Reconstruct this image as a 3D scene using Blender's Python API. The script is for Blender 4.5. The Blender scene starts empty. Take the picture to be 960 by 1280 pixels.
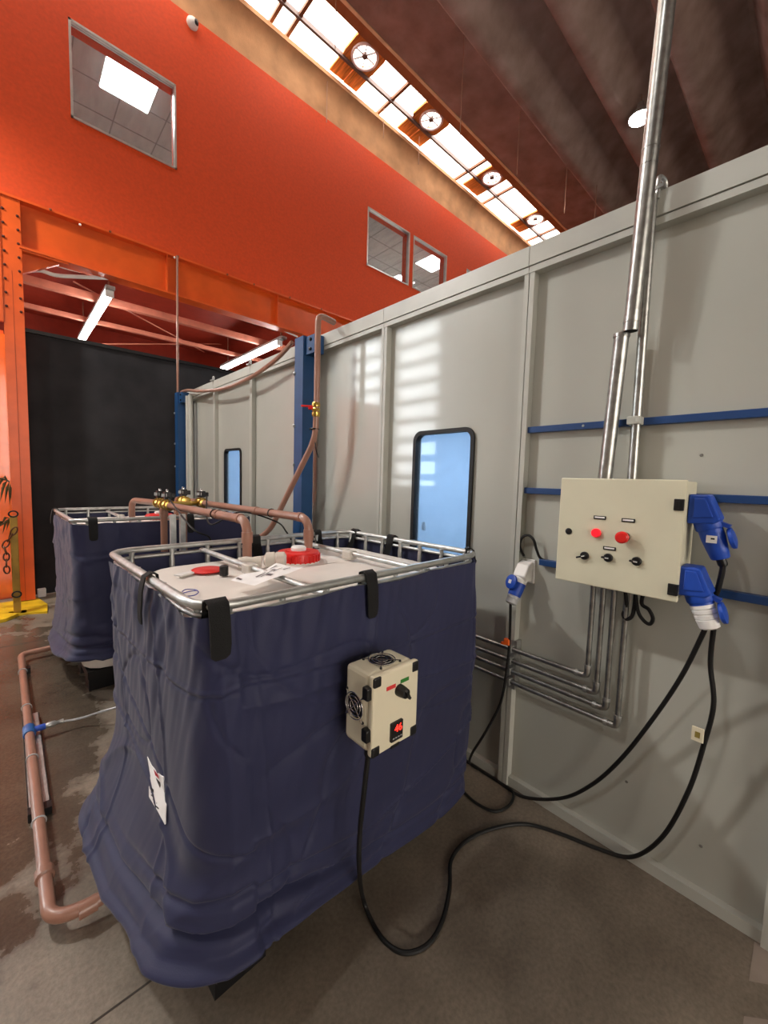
import bpy, math, random
from mathutils import Vector, Matrix, noise
random.seed(7)
R = math.radians
SC = bpy.context.scene
COL = SC.collection

# ------------------------------------------------------------------ camera
FPX = 507.0
CAMZ = 1.5
ROWS = ((0.73286165, -0.67977796, 0.02856086),      # right
        (-0.03268172, -0.07710122, -0.99648748),    # down
        (0.67959231, 0.72935404, -0.07872084))      # forward
cam = bpy.data.cameras.new('camera')
cam.sensor_fit = 'HORIZONTAL'; cam.sensor_width = 36.0; cam.lens = FPX / 960.0 * 36.0
cam.clip_start = 0.02; cam.clip_end = 200
camo = bpy.data.objects.new('camera', cam); COL.objects.link(camo)
r_, d_, f_ = (Vector(v) for v in ROWS)
m = Matrix((r_, -d_, -f_)).transposed().to_4x4(); m.translation = (0, 0, CAMZ)
camo.matrix_world = m
SC.camera = camo
def ray(u, v): return r_ * ((u - 480) / FPX) + d_ * ((v - 640) / FPX) + f_
CP = Vector((0, 0, CAMZ))
def on_z(u, v, z): d = ray(u, v); return CP + d * ((z - CAMZ) / d.z)
def on_x(u, v, x): d = ray(u, v); return CP + d * (x / d.x)
def on_y(u, v, y): d = ray(u, v); return CP + d * (y / d.y)

# ------------------------------------------------------------------ world, view
w = bpy.data.worlds.new('World'); SC.world = w; w.use_nodes = True
w.node_tree.nodes['Background'].inputs[0].default_value = (0.85, 0.93, 1.0, 1)
w.node_tree.nodes['Background'].inputs[1].default_value = 1.0
SC.view_settings.view_transform = 'Standard'; SC.view_settings.look = 'None'
SC.view_settings.gamma = 1.0; SC.view_settings.use_curve_mapping = False
SC.view_settings.exposure = 0.48
SKY_E = 6.0        # daylight through the roof light panes
LOUVRE_E = 11.0     # daylight through the louvred side windows
HIGHBAY_W = 260.0  # each hall lamp
TUBE_E = 20.0      # fluorescent tubes
FRONT_E = 6.0      # fill glow of the panes added behind the camera
PANEL_E = 26.0      # office ceiling panels

# ------------------------------------------------------------------ materials
def lin(h):
    h = h.lstrip('#')
    o = []
    for i in (0, 2, 4):
        c = int(h[i:i+2], 16) / 255
        o.append(c / 12.92 if c <= .04045 else ((c + .055) / 1.055) ** 2.4)
    return (*o, 1)
MATS = {}
def mat(name, col, rough=.5, metal=0, var=.06, scale=8, bump=0, bscale=60, coat=0, trans=0, ior=1.45, emit=None, est=0, spec=.5, alpha=1, col2=None, rvar=0, stretch=(1, 1, 1), sheen=0):
    if name in MATS: return MATS[name]
    mt = bpy.data.materials.new(name); mt.use_nodes = True
    nt = mt.node_tree; N = nt.nodes; L = nt.links
    b = N['Principled BSDF']
    c = lin(col)
    tc = N.new('ShaderNodeTexCoord'); mp = N.new('ShaderNodeMapping'); mp.inputs['Scale'].default_value = stretch
    L.new(tc.outputs['Object'], mp.inputs[0])
    nz = N.new('ShaderNodeTexNoise'); nz.inputs['Scale'].default_value = scale; nz.inputs['Detail'].default_value = 5
    L.new(mp.outputs[0], nz.inputs['Vector'])
    rp = N.new('ShaderNodeValToRGB')
    if col2: a, z = lin(col2), c
    else:
        a = tuple(max(0, x * (1 - var * 2)) for x in c[:3]) + (1,); z = tuple(min(1, x * (1 + var * 2)) for x in c[:3]) + (1,)
    rp.color_ramp.elements[0].color = a; rp.color_ramp.elements[1].color = z
    rp.color_ramp.elements[0].position = .3; rp.color_ramp.elements[1].position = .7
    L.new(nz.outputs[0], rp.inputs[0]); L.new(rp.outputs[0], b.inputs['Base Color'])
    b.inputs['Roughness'].default_value = rough; b.inputs['Metallic'].default_value = metal
    b.inputs['Coat Weight'].default_value = coat; b.inputs['Coat Roughness'].default_value = .08
    b.inputs['Transmission Weight'].default_value = trans; b.inputs['IOR'].default_value = ior
    b.inputs['Specular IOR Level'].default_value = spec; b.inputs['Alpha'].default_value = alpha
    b.inputs['Sheen Weight'].default_value = sheen
    if rvar:
        mr = N.new('ShaderNodeMapRange'); mr.inputs[3].default_value = max(0, rough - rvar); mr.inputs[4].default_value = rough + rvar
        mr.inputs[1].default_value = .3; mr.inputs[2].default_value = .7
        L.new(nz.outputs[0], mr.inputs[0]); L.new(mr.outputs[0], b.inputs['Roughness'])
    if bump:
        n2 = N.new('ShaderNodeTexNoise'); n2.inputs['Scale'].default_value = bscale; n2.inputs['Detail'].default_value = 6
        L.new(mp.outputs[0], n2.inputs['Vector'])
        bp = N.new('ShaderNodeBump'); bp.inputs['Strength'].default_value = bump; bp.inputs['Distance'].default_value = .01
        L.new(n2.outputs[0], bp.inputs['Height']); L.new(bp.outputs[0], b.inputs['Normal'])
    if emit:
        b.inputs['Emission Color'].default_value = lin(emit); b.inputs['Emission Strength'].default_value = est
    MATS[name] = mt
    return mt

def floor_mat():
    mt = bpy.data.materials.new('floor_concrete'); mt.use_nodes = True
    nt = mt.node_tree; N = nt.nodes; L = nt.links; b = N['Principled BSDF']
    tc = N.new('ShaderNodeTexCoord')
    def nse(s, d=6, rgh=.6):
        n = N.new('ShaderNodeTexNoise'); n.inputs['Scale'].default_value = s; n.inputs['Detail'].default_value = d; n.inputs['Roughness'].default_value = rgh
        L.new(tc.outputs['Object'], n.inputs['Vector']); return n
    n1 = nse(1.3); n2 = nse(75, 8); n3 = nse(5, 6)
    r1 = N.new('ShaderNodeValToRGB'); r1.color_ramp.elements[0].color = lin('6a6055'); r1.color_ramp.elements[1].color = lin('968a7a')
    r1.color_ramp.elements[0].position = .3; r1.color_ramp.elements[1].position = .72
    L.new(n1.outputs[0], r1.inputs[0])
    mx = N.new('ShaderNodeMix'); mx.data_type = 'RGBA'; mx.blend_type = 'MULTIPLY'; mx.inputs[0].default_value = .55
    r2 = N.new('ShaderNodeValToRGB'); r2.color_ramp.elements[0].color = (.45, .44, .42, 1); r2.color_ramp.elements[1].color = (1, 1, 1, 1)
    r2.color_ramp.elements[0].position = .3; r2.color_ramp.elements[1].position = .62
    L.new(n2.outputs[0], r2.inputs[0]); L.new(r1.outputs[0], mx.inputs[6]); L.new(r2.outputs[0], mx.inputs[7])
    mx2 = N.new('ShaderNodeMix'); mx2.data_type = 'RGBA'; mx2.blend_type = 'MULTIPLY'; mx2.inputs[0].default_value = .5
    r3 = N.new('ShaderNodeValToRGB'); r3.color_ramp.elements[0].color = (.55, .52, .5, 1); r3.color_ramp.elements[1].color = (1, 1, 1, 1)
    r3.color_ramp.elements[0].position = .35; r3.color_ramp.elements[1].position = .6
    L.new(n3.outputs[0], r3.inputs[0]); L.new(mx.outputs[2], mx2.inputs[6]); L.new(r3.outputs[0], mx2.inputs[7])
    # wet film around the floor pipe (its own outline, from spilled water)
    sp = N.new('ShaderNodeSeparateXYZ'); L.new(tc.outputs['Object'], sp.inputs[0])
    def mth(op, a, bb, c=None):
        n = N.new('ShaderNodeMath'); n.operation = op
        for i, q in enumerate((a, bb) if c is None else (a, bb, c)):
            if isinstance(q, (int, float)): n.inputs[i].default_value = q
            else: L.new(q, n.inputs[i])
        return n.outputs[0]
    ex = mth('DIVIDE', mth('ADD', sp.outputs[0], .05), .5); ey = mth('DIVIDE', mth('SUBTRACT', sp.outputs[1], 3.5), 2.0)
    dist = mth('SQRT', mth('ADD', mth('MULTIPLY', ex, ex), mth('MULTIPLY', ey, ey)), 0)
    dn = mth('ADD', dist, mth('MULTIPLY', mth('SUBTRACT', n3.outputs[0], .5), 1.6))
    wet = N.new('ShaderNodeMapRange'); wet.inputs[1].default_value = .8; wet.inputs[2].default_value = 1.0; wet.inputs[3].default_value = 1; wet.inputs[4].default_value = 0
    L.new(dn, wet.inputs[0])
    mx3 = N.new('ShaderNodeMix'); mx3.data_type = 'RGBA'; mx3.blend_type = 'MULTIPLY'; mx3.inputs[7].default_value = (.5, .48, .46, 1)
    L.new(wet.outputs[0], mx3.inputs[0]); L.new(mx2.outputs[2], mx3.inputs[6])
    L.new(mx3.outputs[2], b.inputs['Base Color'])
    rr = N.new('ShaderNodeMapRange'); rr.inputs[3].default_value = .5; rr.inputs[4].default_value = .2
    L.new(wet.outputs[0], rr.inputs[0]); L.new(rr.outputs[0], b.inputs['Roughness'])
    bp = N.new('ShaderNodeBump'); bp.inputs['Strength'].default_value = .12; bp.inputs['Distance'].default_value = .01
    L.new(n2.outputs[0], bp.inputs['Height']); L.new(bp.outputs[0], b.inputs['Normal'])
    return mt

GREY = mat('grey_panel', 'b0b1a8', .3, var=.02, scale=2, bump=.012, bscale=5, coat=.7)
GREYF = mat('grey_frame', 'b5b6ae', .35, var=.02)
GREYD = mat('grey_joint', '6f6d68', .6)
ORANGE = mat('orange_paint_wall', 'd2440c', .75, var=.04, scale=30, bump=.08, bscale=150)
ORSTEEL = mat('orange_steel', 'd8571c', .38, var=.05, scale=5)
RED = mat('red_deck', '942a14', .6, var=.06)
PINK = mat('pink_tube', 'd98a72', .45)
CONC = mat('concrete', 'b0958a', .9, var=.18, scale=3, bump=.3, bscale=40, col2='8e7468')
CONCL = mat('concrete_light', 'b98d66', .9, var=.1, scale=4, bump=.2, bscale=60)
BLACKC = mat('black_curtain', '343335', .95, var=.1, scale=3, spec=.15)
NAVY = mat('navy_fabric', '282b4a', .6, var=.07, scale=2.5, bump=.1, bscale=400, spec=.35, sheen=.12)
STRAP = mat('black_webbing', '131314', .85, bump=.3, bscale=300)
HDPE = mat('white_plastic', 'e6dfd7', .38, var=.03, scale=6, bump=.05, bscale=12, spec=.45)
GALV = mat('galvanised_steel', 'b4b6b4', .42, .8, var=.09, scale=25)
GALVD = mat('zinc_conduit', 'a4a5a2', .34, .95, var=.14, scale=30)
REDP = mat('red_plastic', 'd8241f', .35)
REDL = mat('red_lens', 'ff2434', .3, emit='ff2030', est=.35)
WHITEP = mat('white_gloss', 'ecebe8', .35, var=.02)
CLEARP = mat('translucent_plastic', 'efe9df', .25, trans=.35)
CREAM = mat('cream_enclosure', 'e4dcc2', .42, var=.015)
CREAMS = mat('cream_cabinet', 'd3cfb6', .45, var=.015, bump=.03, bscale=300)
BLACKP = mat('black_plastic', '121214', .4)
BLACKR = mat('black_rubber', '0f0f10', .55)
DARK = mat('dark_void', '0a0a0b', .8)
CHROME = mat('chrome', 'dcdcdc', .15, 1)
BLUEP = mat('blue_plug', '1f4bb2', .42, var=.03)
BLUES = mat('blue_steel', '1f4174', .4, var=.04)
BLUEST = mat('blue_post_paint', '184472', .45, var=.05)
COPPER = mat('brown_pipe', '986f5e', .36, var=.06, scale=10, coat=.2)
BRASS = mat('brass', 'c9a85a', .28, .95, var=.1)
PAPER = mat('paper', 'f6f4f3', .8, var=.02)
INK = mat('ink', '1c1a1c', .8)
INKR = mat('ink_red', 'b8283a', .8)
INKB = mat('ink_blue', '4a4f9c', .8)
ORANGEC = mat('orange_clip', 'ff6a24', .45)
GREEN = mat('green_label', '2f7a2c', .6)
REDLAB = mat('red_label', 'd63a3a', .6)
YELLOW = mat('yellow_paint', 'd9b21e', .5, var=.12, scale=6)
YBROWN = mat('yellow_brown_post', 'a07a22', .5, var=.12)
LEAF = mat('dry_leaf', '4b3a16', .7, var=.2)
BLUEGL = mat('blue_tint_glass', 'b9d4ee', .04, trans=.85, ior=1.3, var=.01)
CLEARGL = mat('clear_glass', 'e6eeee', .03, trans=.97, ior=1.2, var=.005)
BOOTHIN = mat('booth_inside', 'cfdfee', .6, var=.02)
OFFC = mat('office_ceiling', 'b9bcb8', .85, var=.05, scale=14, stretch=(1, .2, 1))
ALU = mat('aluminium', 'c9c6c0', .4, .6)
SKYL = mat('daylight_pane', 'ffffff', .4, emit='fff6ea', est=SKY_E)
LOUV = mat('daylight_louvre_pane', 'ffffff', .4, emit='f4fbff', est=LOUVRE_E)
FRONTL = mat('fill_front_pane', 'ffffff', .4, emit='fff4e6', est=FRONT_E)
OFFL = mat('office_light_panel', 'ffffff', .5, emit='ffffff', est=PANEL_E)
TUBEL = mat('fluorescent_tube', 'ffffff', .5, emit='fff4ee', est=TUBE_E)
LAMPL = mat('lamp_lens', 'ffffff', .5, emit='ffffff', est=60)
BOOTHL = mat('booth_lamp', 'ffffff', .5, emit='eaf4ff', est=9)
LEDR = mat('red_led', 'ff3a2a', .5, emit='ff2a20', est=2.5)
SKYBAR = mat('skylight_bar', '6a5a58', .5)
BOARD = mat('orange_board', 'd08038', .7, var=.2, scale=4, stretch=(12, 1, 1))
WALLG = mat('hall_plaster', '9a9086', .85)
WIRE = mat('steel_wire', '9a7560', .5, .5)
FLOORM = floor_mat()
GREYG = mat('grey_gland', 'b5b8bb', .45)
HOSE = mat('clear_hose', 'd8dbe0', .2, trans=.5)
SHUT = mat('louvre_blade', 'a9b4b2', .5)

# ------------------------------------------------------------------ geometry helpers
class G:
    def __init__(s): s.v = []; s.f = []
    def add(s, vs, fs):
        o = len(s.v); s.v += [tuple(v) for v in vs]; s.f += [tuple(i + o for i in f) for f in fs]; return s
    def box(s, x0, x1, y0, y1, z0, z1):
        return s.add([(x, y, z) for x in (x0, x1) for y in (y0, y1) for z in (z0, z1)],
                     [(0, 1, 3, 2), (4, 6, 7, 5), (0, 4, 5, 1), (2, 3, 7, 6), (0, 2, 6, 4), (1, 5, 7, 3)])
    def obox(s, c, size, ex, ey=None):
        ex = Vector(ex).normalized()
        if ey is None: ey = Vector((0, 0, 1)).cross(ex)
        ey = Vector(ey); ey = (ey - ex * ey.dot(ex)).normalized(); ez = ex.cross(ey)
        c = Vector(c); a, b, d = size[0] / 2, size[1] / 2, size[2] / 2
        return s.add([c + ex * i * a + ey * j * b + ez * k * d for i in (-1, 1) for j in (-1, 1) for k in (-1, 1)],
                     [(0, 1, 3, 2), (4, 6, 7, 5), (0, 4, 5, 1), (2, 3, 7, 6), (0, 2, 6, 4), (1, 5, 7, 3)])
    def bar(s, p, q, wd, ht, up=(0, 0, 1)):
        p, q = Vector(p), Vector(q); ex = q - p
        ey = Vector(up).cross(ex)
        return s.obox((p + q) / 2, (ex.length, wd, ht), ex, ey)
    def prism(s, poly, vec):
        n = len(poly); v = Vector(vec); P = [Vector(p) for p in poly]
        return s.add(P + [p + v for p in P], [tuple(range(n))[::-1], tuple(range(n, 2 * n))] + [(i, (i + 1) % n, n + (i + 1) % n, n + i) for i in range(n)])
    def lathe(s, o, ax, prof, seg=20, caps=True):
        o = Vector(o); ax = Vector(ax).normalized()
        t = Vector((1, 0, 0)) if abs(ax.x) < .9 else Vector((0, 1, 0))
        u = ax.cross(t).normalized(); w_ = ax.cross(u)
        vs = []; fs = []
        for r, hgt in prof:
            for i in range(seg):
                a = 2 * math.pi * i / seg
                vs.append(o + ax * hgt + (u * math.cos(a) + w_ * math.sin(a)) * r)
        for k in range(len(prof) - 1):
            for i in range(seg):
                j = (i + 1) % seg
                fs.append((k * seg + i, k * seg + j, (k + 1) * seg + j, (k + 1) * seg + i))
        if caps:
            fs.append(tuple(range(seg))[::-1]); fs.append(tuple(range((len(prof) - 1) * seg, len(prof) * seg)))
        return s.add(vs, fs)
    def cyl(s, p, q, r, r2=None, seg=16):
        p, q = Vector(p), Vector(q)
        return s.lathe(p, q - p, [(r, 0), (r if r2 is None else r2, (q - p).length)], seg)
    def tube(s, pts, r, seg=10, closed=False):
        P = [Vector(p) for p in pts]; n = len(P); vs = []; fs = []
        T = []
        for i in range(n):
            a = P[i - 1] if (i or closed) else P[i]; b = P[(i + 1) % n] if (i < n - 1 or closed) else P[i]
            T.append((b - a).normalized())
        t = T[0]; ref = Vector((0, 0, 1)) if abs(t.z) < .9 else Vector((1, 0, 0))
        u = t.cross(ref).normalized()
        for i in range(n):
            u = (u - T[i] * u.dot(T[i])).normalized(); w_ = T[i].cross(u)
            for k in range(seg):
                a = 2 * math.pi * k / seg
                vs.append(P[i] + (u * math.cos(a) + w_ * math.sin(a)) * r)
        for i in range(n if closed else n - 1):
            j = (i + 1) % n
            for k in range(seg):
                l = (k + 1) % seg
                fs.append((i * seg + k, i * seg + l, j * seg + l, j * seg + k))
        if not closed:
            fs.append(tuple(range(seg))[::-1]); fs.append(tuple(range((n - 1) * seg, n * seg)))
        return s.add(vs, fs)
    def grid(s, fn, nu, nv, wrap=False):
        vs = [fn(i / (nu if wrap else nu - 1), j / (nv - 1)) for j in range(nv) for i in range(nu)]
        fs = []
        for j in range(nv - 1):
            for i in range(nu if wrap else nu - 1):
                k = (i + 1) % nu
                fs.append((j * nu + i, j * nu + k, (j + 1) * nu + k, (j + 1) * nu + i))
        return s.add(vs, fs)
    def build(s, name, mt, parent=None, smooth=True, bevel=0, local=False, ang=38):
        me = bpy.data.meshes.new(name)
        me.from_pydata(s.v, [], s.f); me.materials.append(mt)
        if smooth:
            me.polygons.foreach_set('use_smooth', [True] * len(me.polygons))
            me.set_sharp_from_angle(angle=R(ang))
        me.update()
        o = bpy.data.objects.new(name, me); COL.objects.link(o)
        if parent:
            o.parent = parent
            if not local:
                o.matrix_parent_inverse = wm(parent).inverted()
        if bevel:
            b = o.modifiers.new('bevel', 'BEVEL'); b.width = bevel; b.segments = 2; b.limit_method = 'ANGLE'; b.angle_limit = R(40)
        return o
def wm(o):
    mm = o.matrix_basis.copy()
    if o.parent: mm = wm(o.parent) @ o.matrix_parent_inverse @ mm
    return mm
def spline(pts, n=10):
    P = [Vector(p) for p in pts]; out = []
    for i in range(len(P) - 1):
        a = P[max(0, i - 1)]; b = P[i]; c = P[i + 1]; d = P[min(len(P) - 1, i + 2)]
        for k in range(n):
            t = k / n
            out.append(.5 * ((2 * b) + (c - a) * t + (2 * a - 5 * b + 4 * c - d) * t * t + (3 * b - a - 3 * c + d) * t ** 3))
    return out + [P[-1]]
def fillet(pts, rad, n=6):
    P = [Vector(p) for p in pts]; out = [P[0]]
    for i in range(1, len(P) - 1):
        a = (P[i - 1] - P[i]); b = (P[i + 1] - P[i]); rr = min(rad, a.length * .48, b.length * .48)
        s_ = P[i] + a.normalized() * rr; e = P[i] + b.normalized() * rr
        for k in range(n + 1):
            t = k / n; out.append(s_ * (1 - t) ** 2 + P[i] * 2 * t * (1 - t) + e * t * t)
    return out + [P[-1]]
def thing(name, label, cat, loc=(0, 0, 0), rz=0, group=None):
    o = bpy.data.objects.new(name, None); COL.objects.link(o); o.location = loc; o.rotation_euler = (0, 0, rz)
    o.empty_display_size = .1
    return tag(o, label, cat, group)
def tag(o, label, cat, group=None):
    o['label'] = label; o['category'] = cat
    if group: o['group'] = group
    return o
def struct(o): o['kind'] = 'structure'; return o
def text_mesh(txt, size, name, mt, origin, ex, ey, parent, depth=.0004):
    cu = bpy.data.curves.new('lettering', 'FONT'); cu.body = txt; cu.size = size; cu.extrude = depth; cu.align_x = 'CENTER'; cu.align_y = 'CENTER'
    to = bpy.data.objects.new('lettering_tmp', cu); COL.objects.link(to)
    dg = bpy.context.evaluated_depsgraph_get(); me = bpy.data.meshes.new_from_object(to.evaluated_get(dg))
    bpy.data.objects.remove(to); me.materials.clear(); me.materials.append(mt); me.name = name
    ex = Vector(ex).normalized(); ey = Vector(ey).normalized(); ez = ex.cross(ey)
    mm = Matrix((ex, ey, ez)).transposed().to_4x4(); mm.translation = Vector(origin); me.transform(mm)
    o = bpy.data.objects.new(name, me); COL.objects.link(o); o.parent = parent
    o.matrix_parent_inverse = wm(parent).inverted()
    return o

XW = 1.815          # face of the grey booth wall
YO = 6.01           # face of the orange wall
# ================================================================== STRUCTURE
struct(G().box(-6, 17, -7, 13, -.2, 0).build('floor', FLOORM, smooth=False))
fl = bpy.data.objects['floor']
jm = mat('floor_joint', '3c362f', .9)
for x in (-2.4, 3.6):
    G().box(x - .003, x + .003, -7, 13, -.001, .0012).build('joint_line', jm, fl, False)
for y in (on_z(142, 1260, 0).y, 4.6):
    G().box(-6, 1.8, y - .003, y + .003, -.001, .0012).build('joint_line', jm, fl, False)

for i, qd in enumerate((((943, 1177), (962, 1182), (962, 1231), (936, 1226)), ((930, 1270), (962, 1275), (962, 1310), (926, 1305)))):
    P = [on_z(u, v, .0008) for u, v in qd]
    G().add(P, [(3, 2, 1, 0)]).build('pale_floor_quad', mat('pale_quad', '91847a', .6), fl, False)  # flat pale quads laid on the floor at the lower right
# ---- orange wall with office windows
W1 = [(.66, 1.75), (4.98, 6.09), (6.2, 7.27), (8.0, 9.07)]
WZ = (5.43, 6.45)
g = G(); xs = [-.6] + [q for a in W1 for q in a] + [17]
for i in range(len(xs) - 1):
    if i % 2 == 0: g.box(xs[i], xs[i + 1], YO, YO + .2, 4.36, 7.4)
    else:
        g.box(xs[i], xs[i + 1], YO, YO + .2, 4.36, WZ[0]); g.box(xs[i], xs[i + 1], YO, YO + .2, WZ[1], 7.4)
wb = struct(g.build('wall_back', ORANGE, smooth=False))
G().box(-.6, -.4, YO + .2, 13, 4.36, 7.85).build('side_return', ORANGE, wb, False)
OZ = 6.95
for i, (a, b) in enumerate(W1):
    fr = struct(G().box(a, b, YO - .012, YO + .06, WZ[0], WZ[0] + .022).box(a, b, YO - .012, YO + .06, WZ[1] - .022, WZ[1])
                .box(a, a + .022, YO - .012, YO + .06, WZ[0], WZ[1]).box(b - .022, b, YO - .012, YO + .06, WZ[0], WZ[1]).build('window_%d' % (i + 1), ALU, smooth=False))
    G().box(a + .03, b - .03, YO + .02, YO + .026, WZ[0] + .03, WZ[1] - .03).build('pane', CLEARGL, fr, False)
# offices behind the windows
off = struct(G().box(-.4, 17, YO + .2, 9.5, OZ, OZ + .08).build('ceiling_office', OFFC, smooth=False))
for x in [i * .6 + .2 for i in range(0, 17)]:
    G().box(x - .008, x + .008, YO + .2, 9.5, OZ - .004, OZ + .002).build('tile_joint', mat('office_joint', '8f918e', .8), off, False)
for y in (6.75, 7.35, 7.95):
    G().box(-.4, 10, y - .008, y + .008, OZ - .004, OZ + .002).build('tile_joint', mat('office_joint', '8f918e', .8), off, False)
OFFW = mat('office_white', 'dedcd6', .8, var=.02)
struct(G().box(-.4, 17, YO + .2, 9.5, 4.361, 4.39).build('floor_office', OFFW, smooth=False))
struct(G().box(-.4, 17, 9.5, 9.6, 4.36, 7.4).build('wall_office', OFFW, smooth=False))
def office_panel(u, v, lab, hx=.3, hy=.3):
    c = on_z(u, v, OZ)
    t = thing('ceiling_light_panel', lab, 'ceiling light', (c.x, c.y, OZ))
    G().box(c.x - hx, c.x + hx, c.y - hy, c.y + hy, OZ - .012, OZ - .004).build('diffuser', OFFL, t, False)
    G().box(c.x - hx - .015, c.x + hx + .015, c.y - hy - .015, c.y + hy + .015, OZ - .006, OZ).build('frame', ALU, t, False)
office_panel(161, 107, 'square white ceiling light panel behind the large office window above the column')
office_panel(541, 329, 'square white ceiling light panel behind the office window beside the booth top edge')
office_panel(499, 353, 'white ceiling light panel low behind the middle office window')

# ---- steel beam, column, mezzanine
t = thing('steel_beam', 'orange painted steel beam with flanges under the orange wall', 'beam', (6, YO, 3.87))
G().box(.18, 17, YO + .07, YO + .085, 3.89, 4.34).build('web', ORSTEEL, t, False)
G().box(.18, 17, YO - .02, YO + .17, 3.85, 3.875).build('bottom_flange', ORSTEEL, t, False)
G().box(.0, 17, YO - .02, YO + .17, 4.335, 4.36).build('top_flange', ORSTEEL, t, False)
for x in (1.62, 3.2, 4.8): G().box(x, x + .012, YO, YO + .07, 3.875, 4.335).build('stiffener', ORSTEEL, t, False)
G().prism([(.2, YO + .06, 3.85), (.55, YO + .06, 3.85), (.2, YO + .06, 3.62)], (0, .05, 0)).build('gusset', ORSTEEL, t, False)
G().box(.2, .6, YO - .01, YO + .12, 3.83, 3.852).build('splice_plate', ORSTEEL, t, False)
bolt = G().lathe((0, 0, 0), (0, -1, 0), [(.014, 0), (.014, .012), (.008, .016)], 8)
def bolts(parent, pts, mt, d=(0, -1, 0)):
    for i, p in enumerate(pts):
        G().lathe(p, d, [(.013, 0), (.013, .01), (.007, .014)], 8).build('bolt', mt, parent)
bolts(t, [(x, YO - .02, 4.35) for x in (.45, 1.0, 1.75, 2.4, 2.8, 3.4, 4.0)], mat('bolt_rust', '7a3f22', .6))
bolts(t, [on_y(100, 281, YO - .02), on_y(218, 322, YO - .02)], WHITEP)
t = thing('steel_column', 'orange painted steel column with bolt holes on a yellow base', 'column', (.12, YO, 0))
G().box(.035, .2, YO, YO + .05, .03, 4.335).build('front_flange', ORSTEEL, t, False)
G().box(.105, .125, YO + .05, YO + .25, .03, 4.335).build('web', ORSTEEL, t, False)
G().box(-.05, .034, YO - .01, YO + .02, 3.05, 4.335).build('side_board', ORSTEEL, t, False)
G().box(.113, .117, YO - .002, YO + .01, .03, 3.6).build('groove', mat('orange_dark_joint', '9a3c14', .6), t, False)
G().prism([(-.12, 5.62, .0), (.27, 5.44, 0), (.29, 5.75, 0), (.22, 6.12, 0), (-.12, 6.1, 0)], (0, 0, .02)).build('base_plate', YELLOW, t, False)
dk = mat('bolt_hole', '4a1a08', .8)
for z in [4.2 - .14 * k for k in range(8)]:
    bolts(t, [(.06, YO, z), (.175, YO, z - .03)], dk)
t = thing('base_ramp', 'yellow painted floor ramp plate beside the orange column', 'ramp', (-.2, 5.5, 0))
G().prism([(-.6, 5.25, 0), (-.05, 5.36, 0), (.05, 5.5, 0), (-.1, 5.62, 0), (-.6, 5.6, 0)], (0, 0, .035)).build('plate', YELLOW, t, False, bevel=.004)
struct(G().box(-.6, 17, YO + .17, 13, 4.3, 4.36).build('ceiling_mezzanine', RED, smooth=False))
struct(G().box(-.6, 17, 9.9, 10, 0, 4.3).build('wall_mezzanine', RED, smooth=False))
for (u, v, rr, lab) in ((26, 352.5, .045, 'thicker pink purlin tube under the red mezzanine nearest the beam'), (29, 384, .032, 'slimmer pink purlin tube under the red mezzanine behind the lamps')):
    p = on_z(u, v, 3.83)
    tag(G().box(-.3, 17, p.y - rr, p.y + rr, 3.83, 3.83 + rr * 2.2).build('purlin_tube', PINK, None, False, bevel=.01), lab, 'purlin')
for (x, zt) in ((.9, 3.93), (4.5, 3.93)):
    pass
tag(G().tube([on_z(92, 352, 4.1), on_z(255, 440, 4.1)], .012, 8).build('brace_rod', PINK), 'thin pink diagonal brace rod under the mezzanine', 'brace')
tag(G().tube([on_y(128, 430, 9.0), on_y(372, 430, 9.0)], .012, 8).build('tie_rod', PINK), 'thin pink horizontal tie rod above the black curtain', 'tie rod')
# fluorescent lamps
def fluoro(a, e0, e1, z, lab):
    p0 = on_z(*a, z); p1 = on_z(*e0, z); p2 = on_z(*e1, z)
    x = (p1.x + p2.x) / 2; p0 = Vector((x, max(p0.y, 6.2), z))
    t = thing('fluorescent_lamp', lab, 'lamp', (x, p0.y, z), group='tube lamps under the mezzanine')
    G().box(x - .05, x + .05, p0.y, p2.y, z + .02, z + .06).build('mounting_rail', GALV, t, False)
    mid = (p1.y + p2.y) / 2
    for a_, b_ in ((p1.y, mid - .03), (mid + .03, p2.y)):
        G().lathe((x, a_, z - .02), (0, 1, 0), [(.04, 0), (.04, b_ - a_)], 12).build('tube', TUBEL, t)
        for yy in (a_ - .02, b_): G().box(x - .045, x + .045, yy, yy + .02, z - .06, z + .03).build('end_cap', WHITEP, t, False)
    for yy in (p0.y + .1, p2.y - .3): G().box(x - .008, x + .008, yy, yy + .016, z + .06, 4.3).build('hanger', WIRE, t, False)
fluoro((157, 350), (138, 366), (101, 425), 3.75, 'bright fluorescent tube lamp under the mezzanine close to the orange column')
fluoro((380, 410), (347, 427), (280, 461), 3.75, 'bright fluorescent tube lamp under the mezzanine above the booth')
# mezzanine cables
for i, (pp, lab) in enumerate(([[(32, 339), (50, 338), (70, 344), (100, 346), (145, 348)], 'thick white cable bundle under the beam beside the column'],
                               [[(60, 328), (85, 336), (110, 341), (140, 345)], 'thin white cable above the cable bundle beside the column'],
                               [[(158, 352), (200, 364), (240, 377), (290, 393), (330, 402), (352, 412), (372, 421)], 'long white cable drooping along the underside of the orange beam'])):
    tag(G().tube(spline([on_y(u, v, (6.15, 6.21, 6.12)[i]) for u, v in pp]), (.022, .014, .014)[i], 8).build('white_cable', WHITEP), lab, 'cable')
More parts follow.
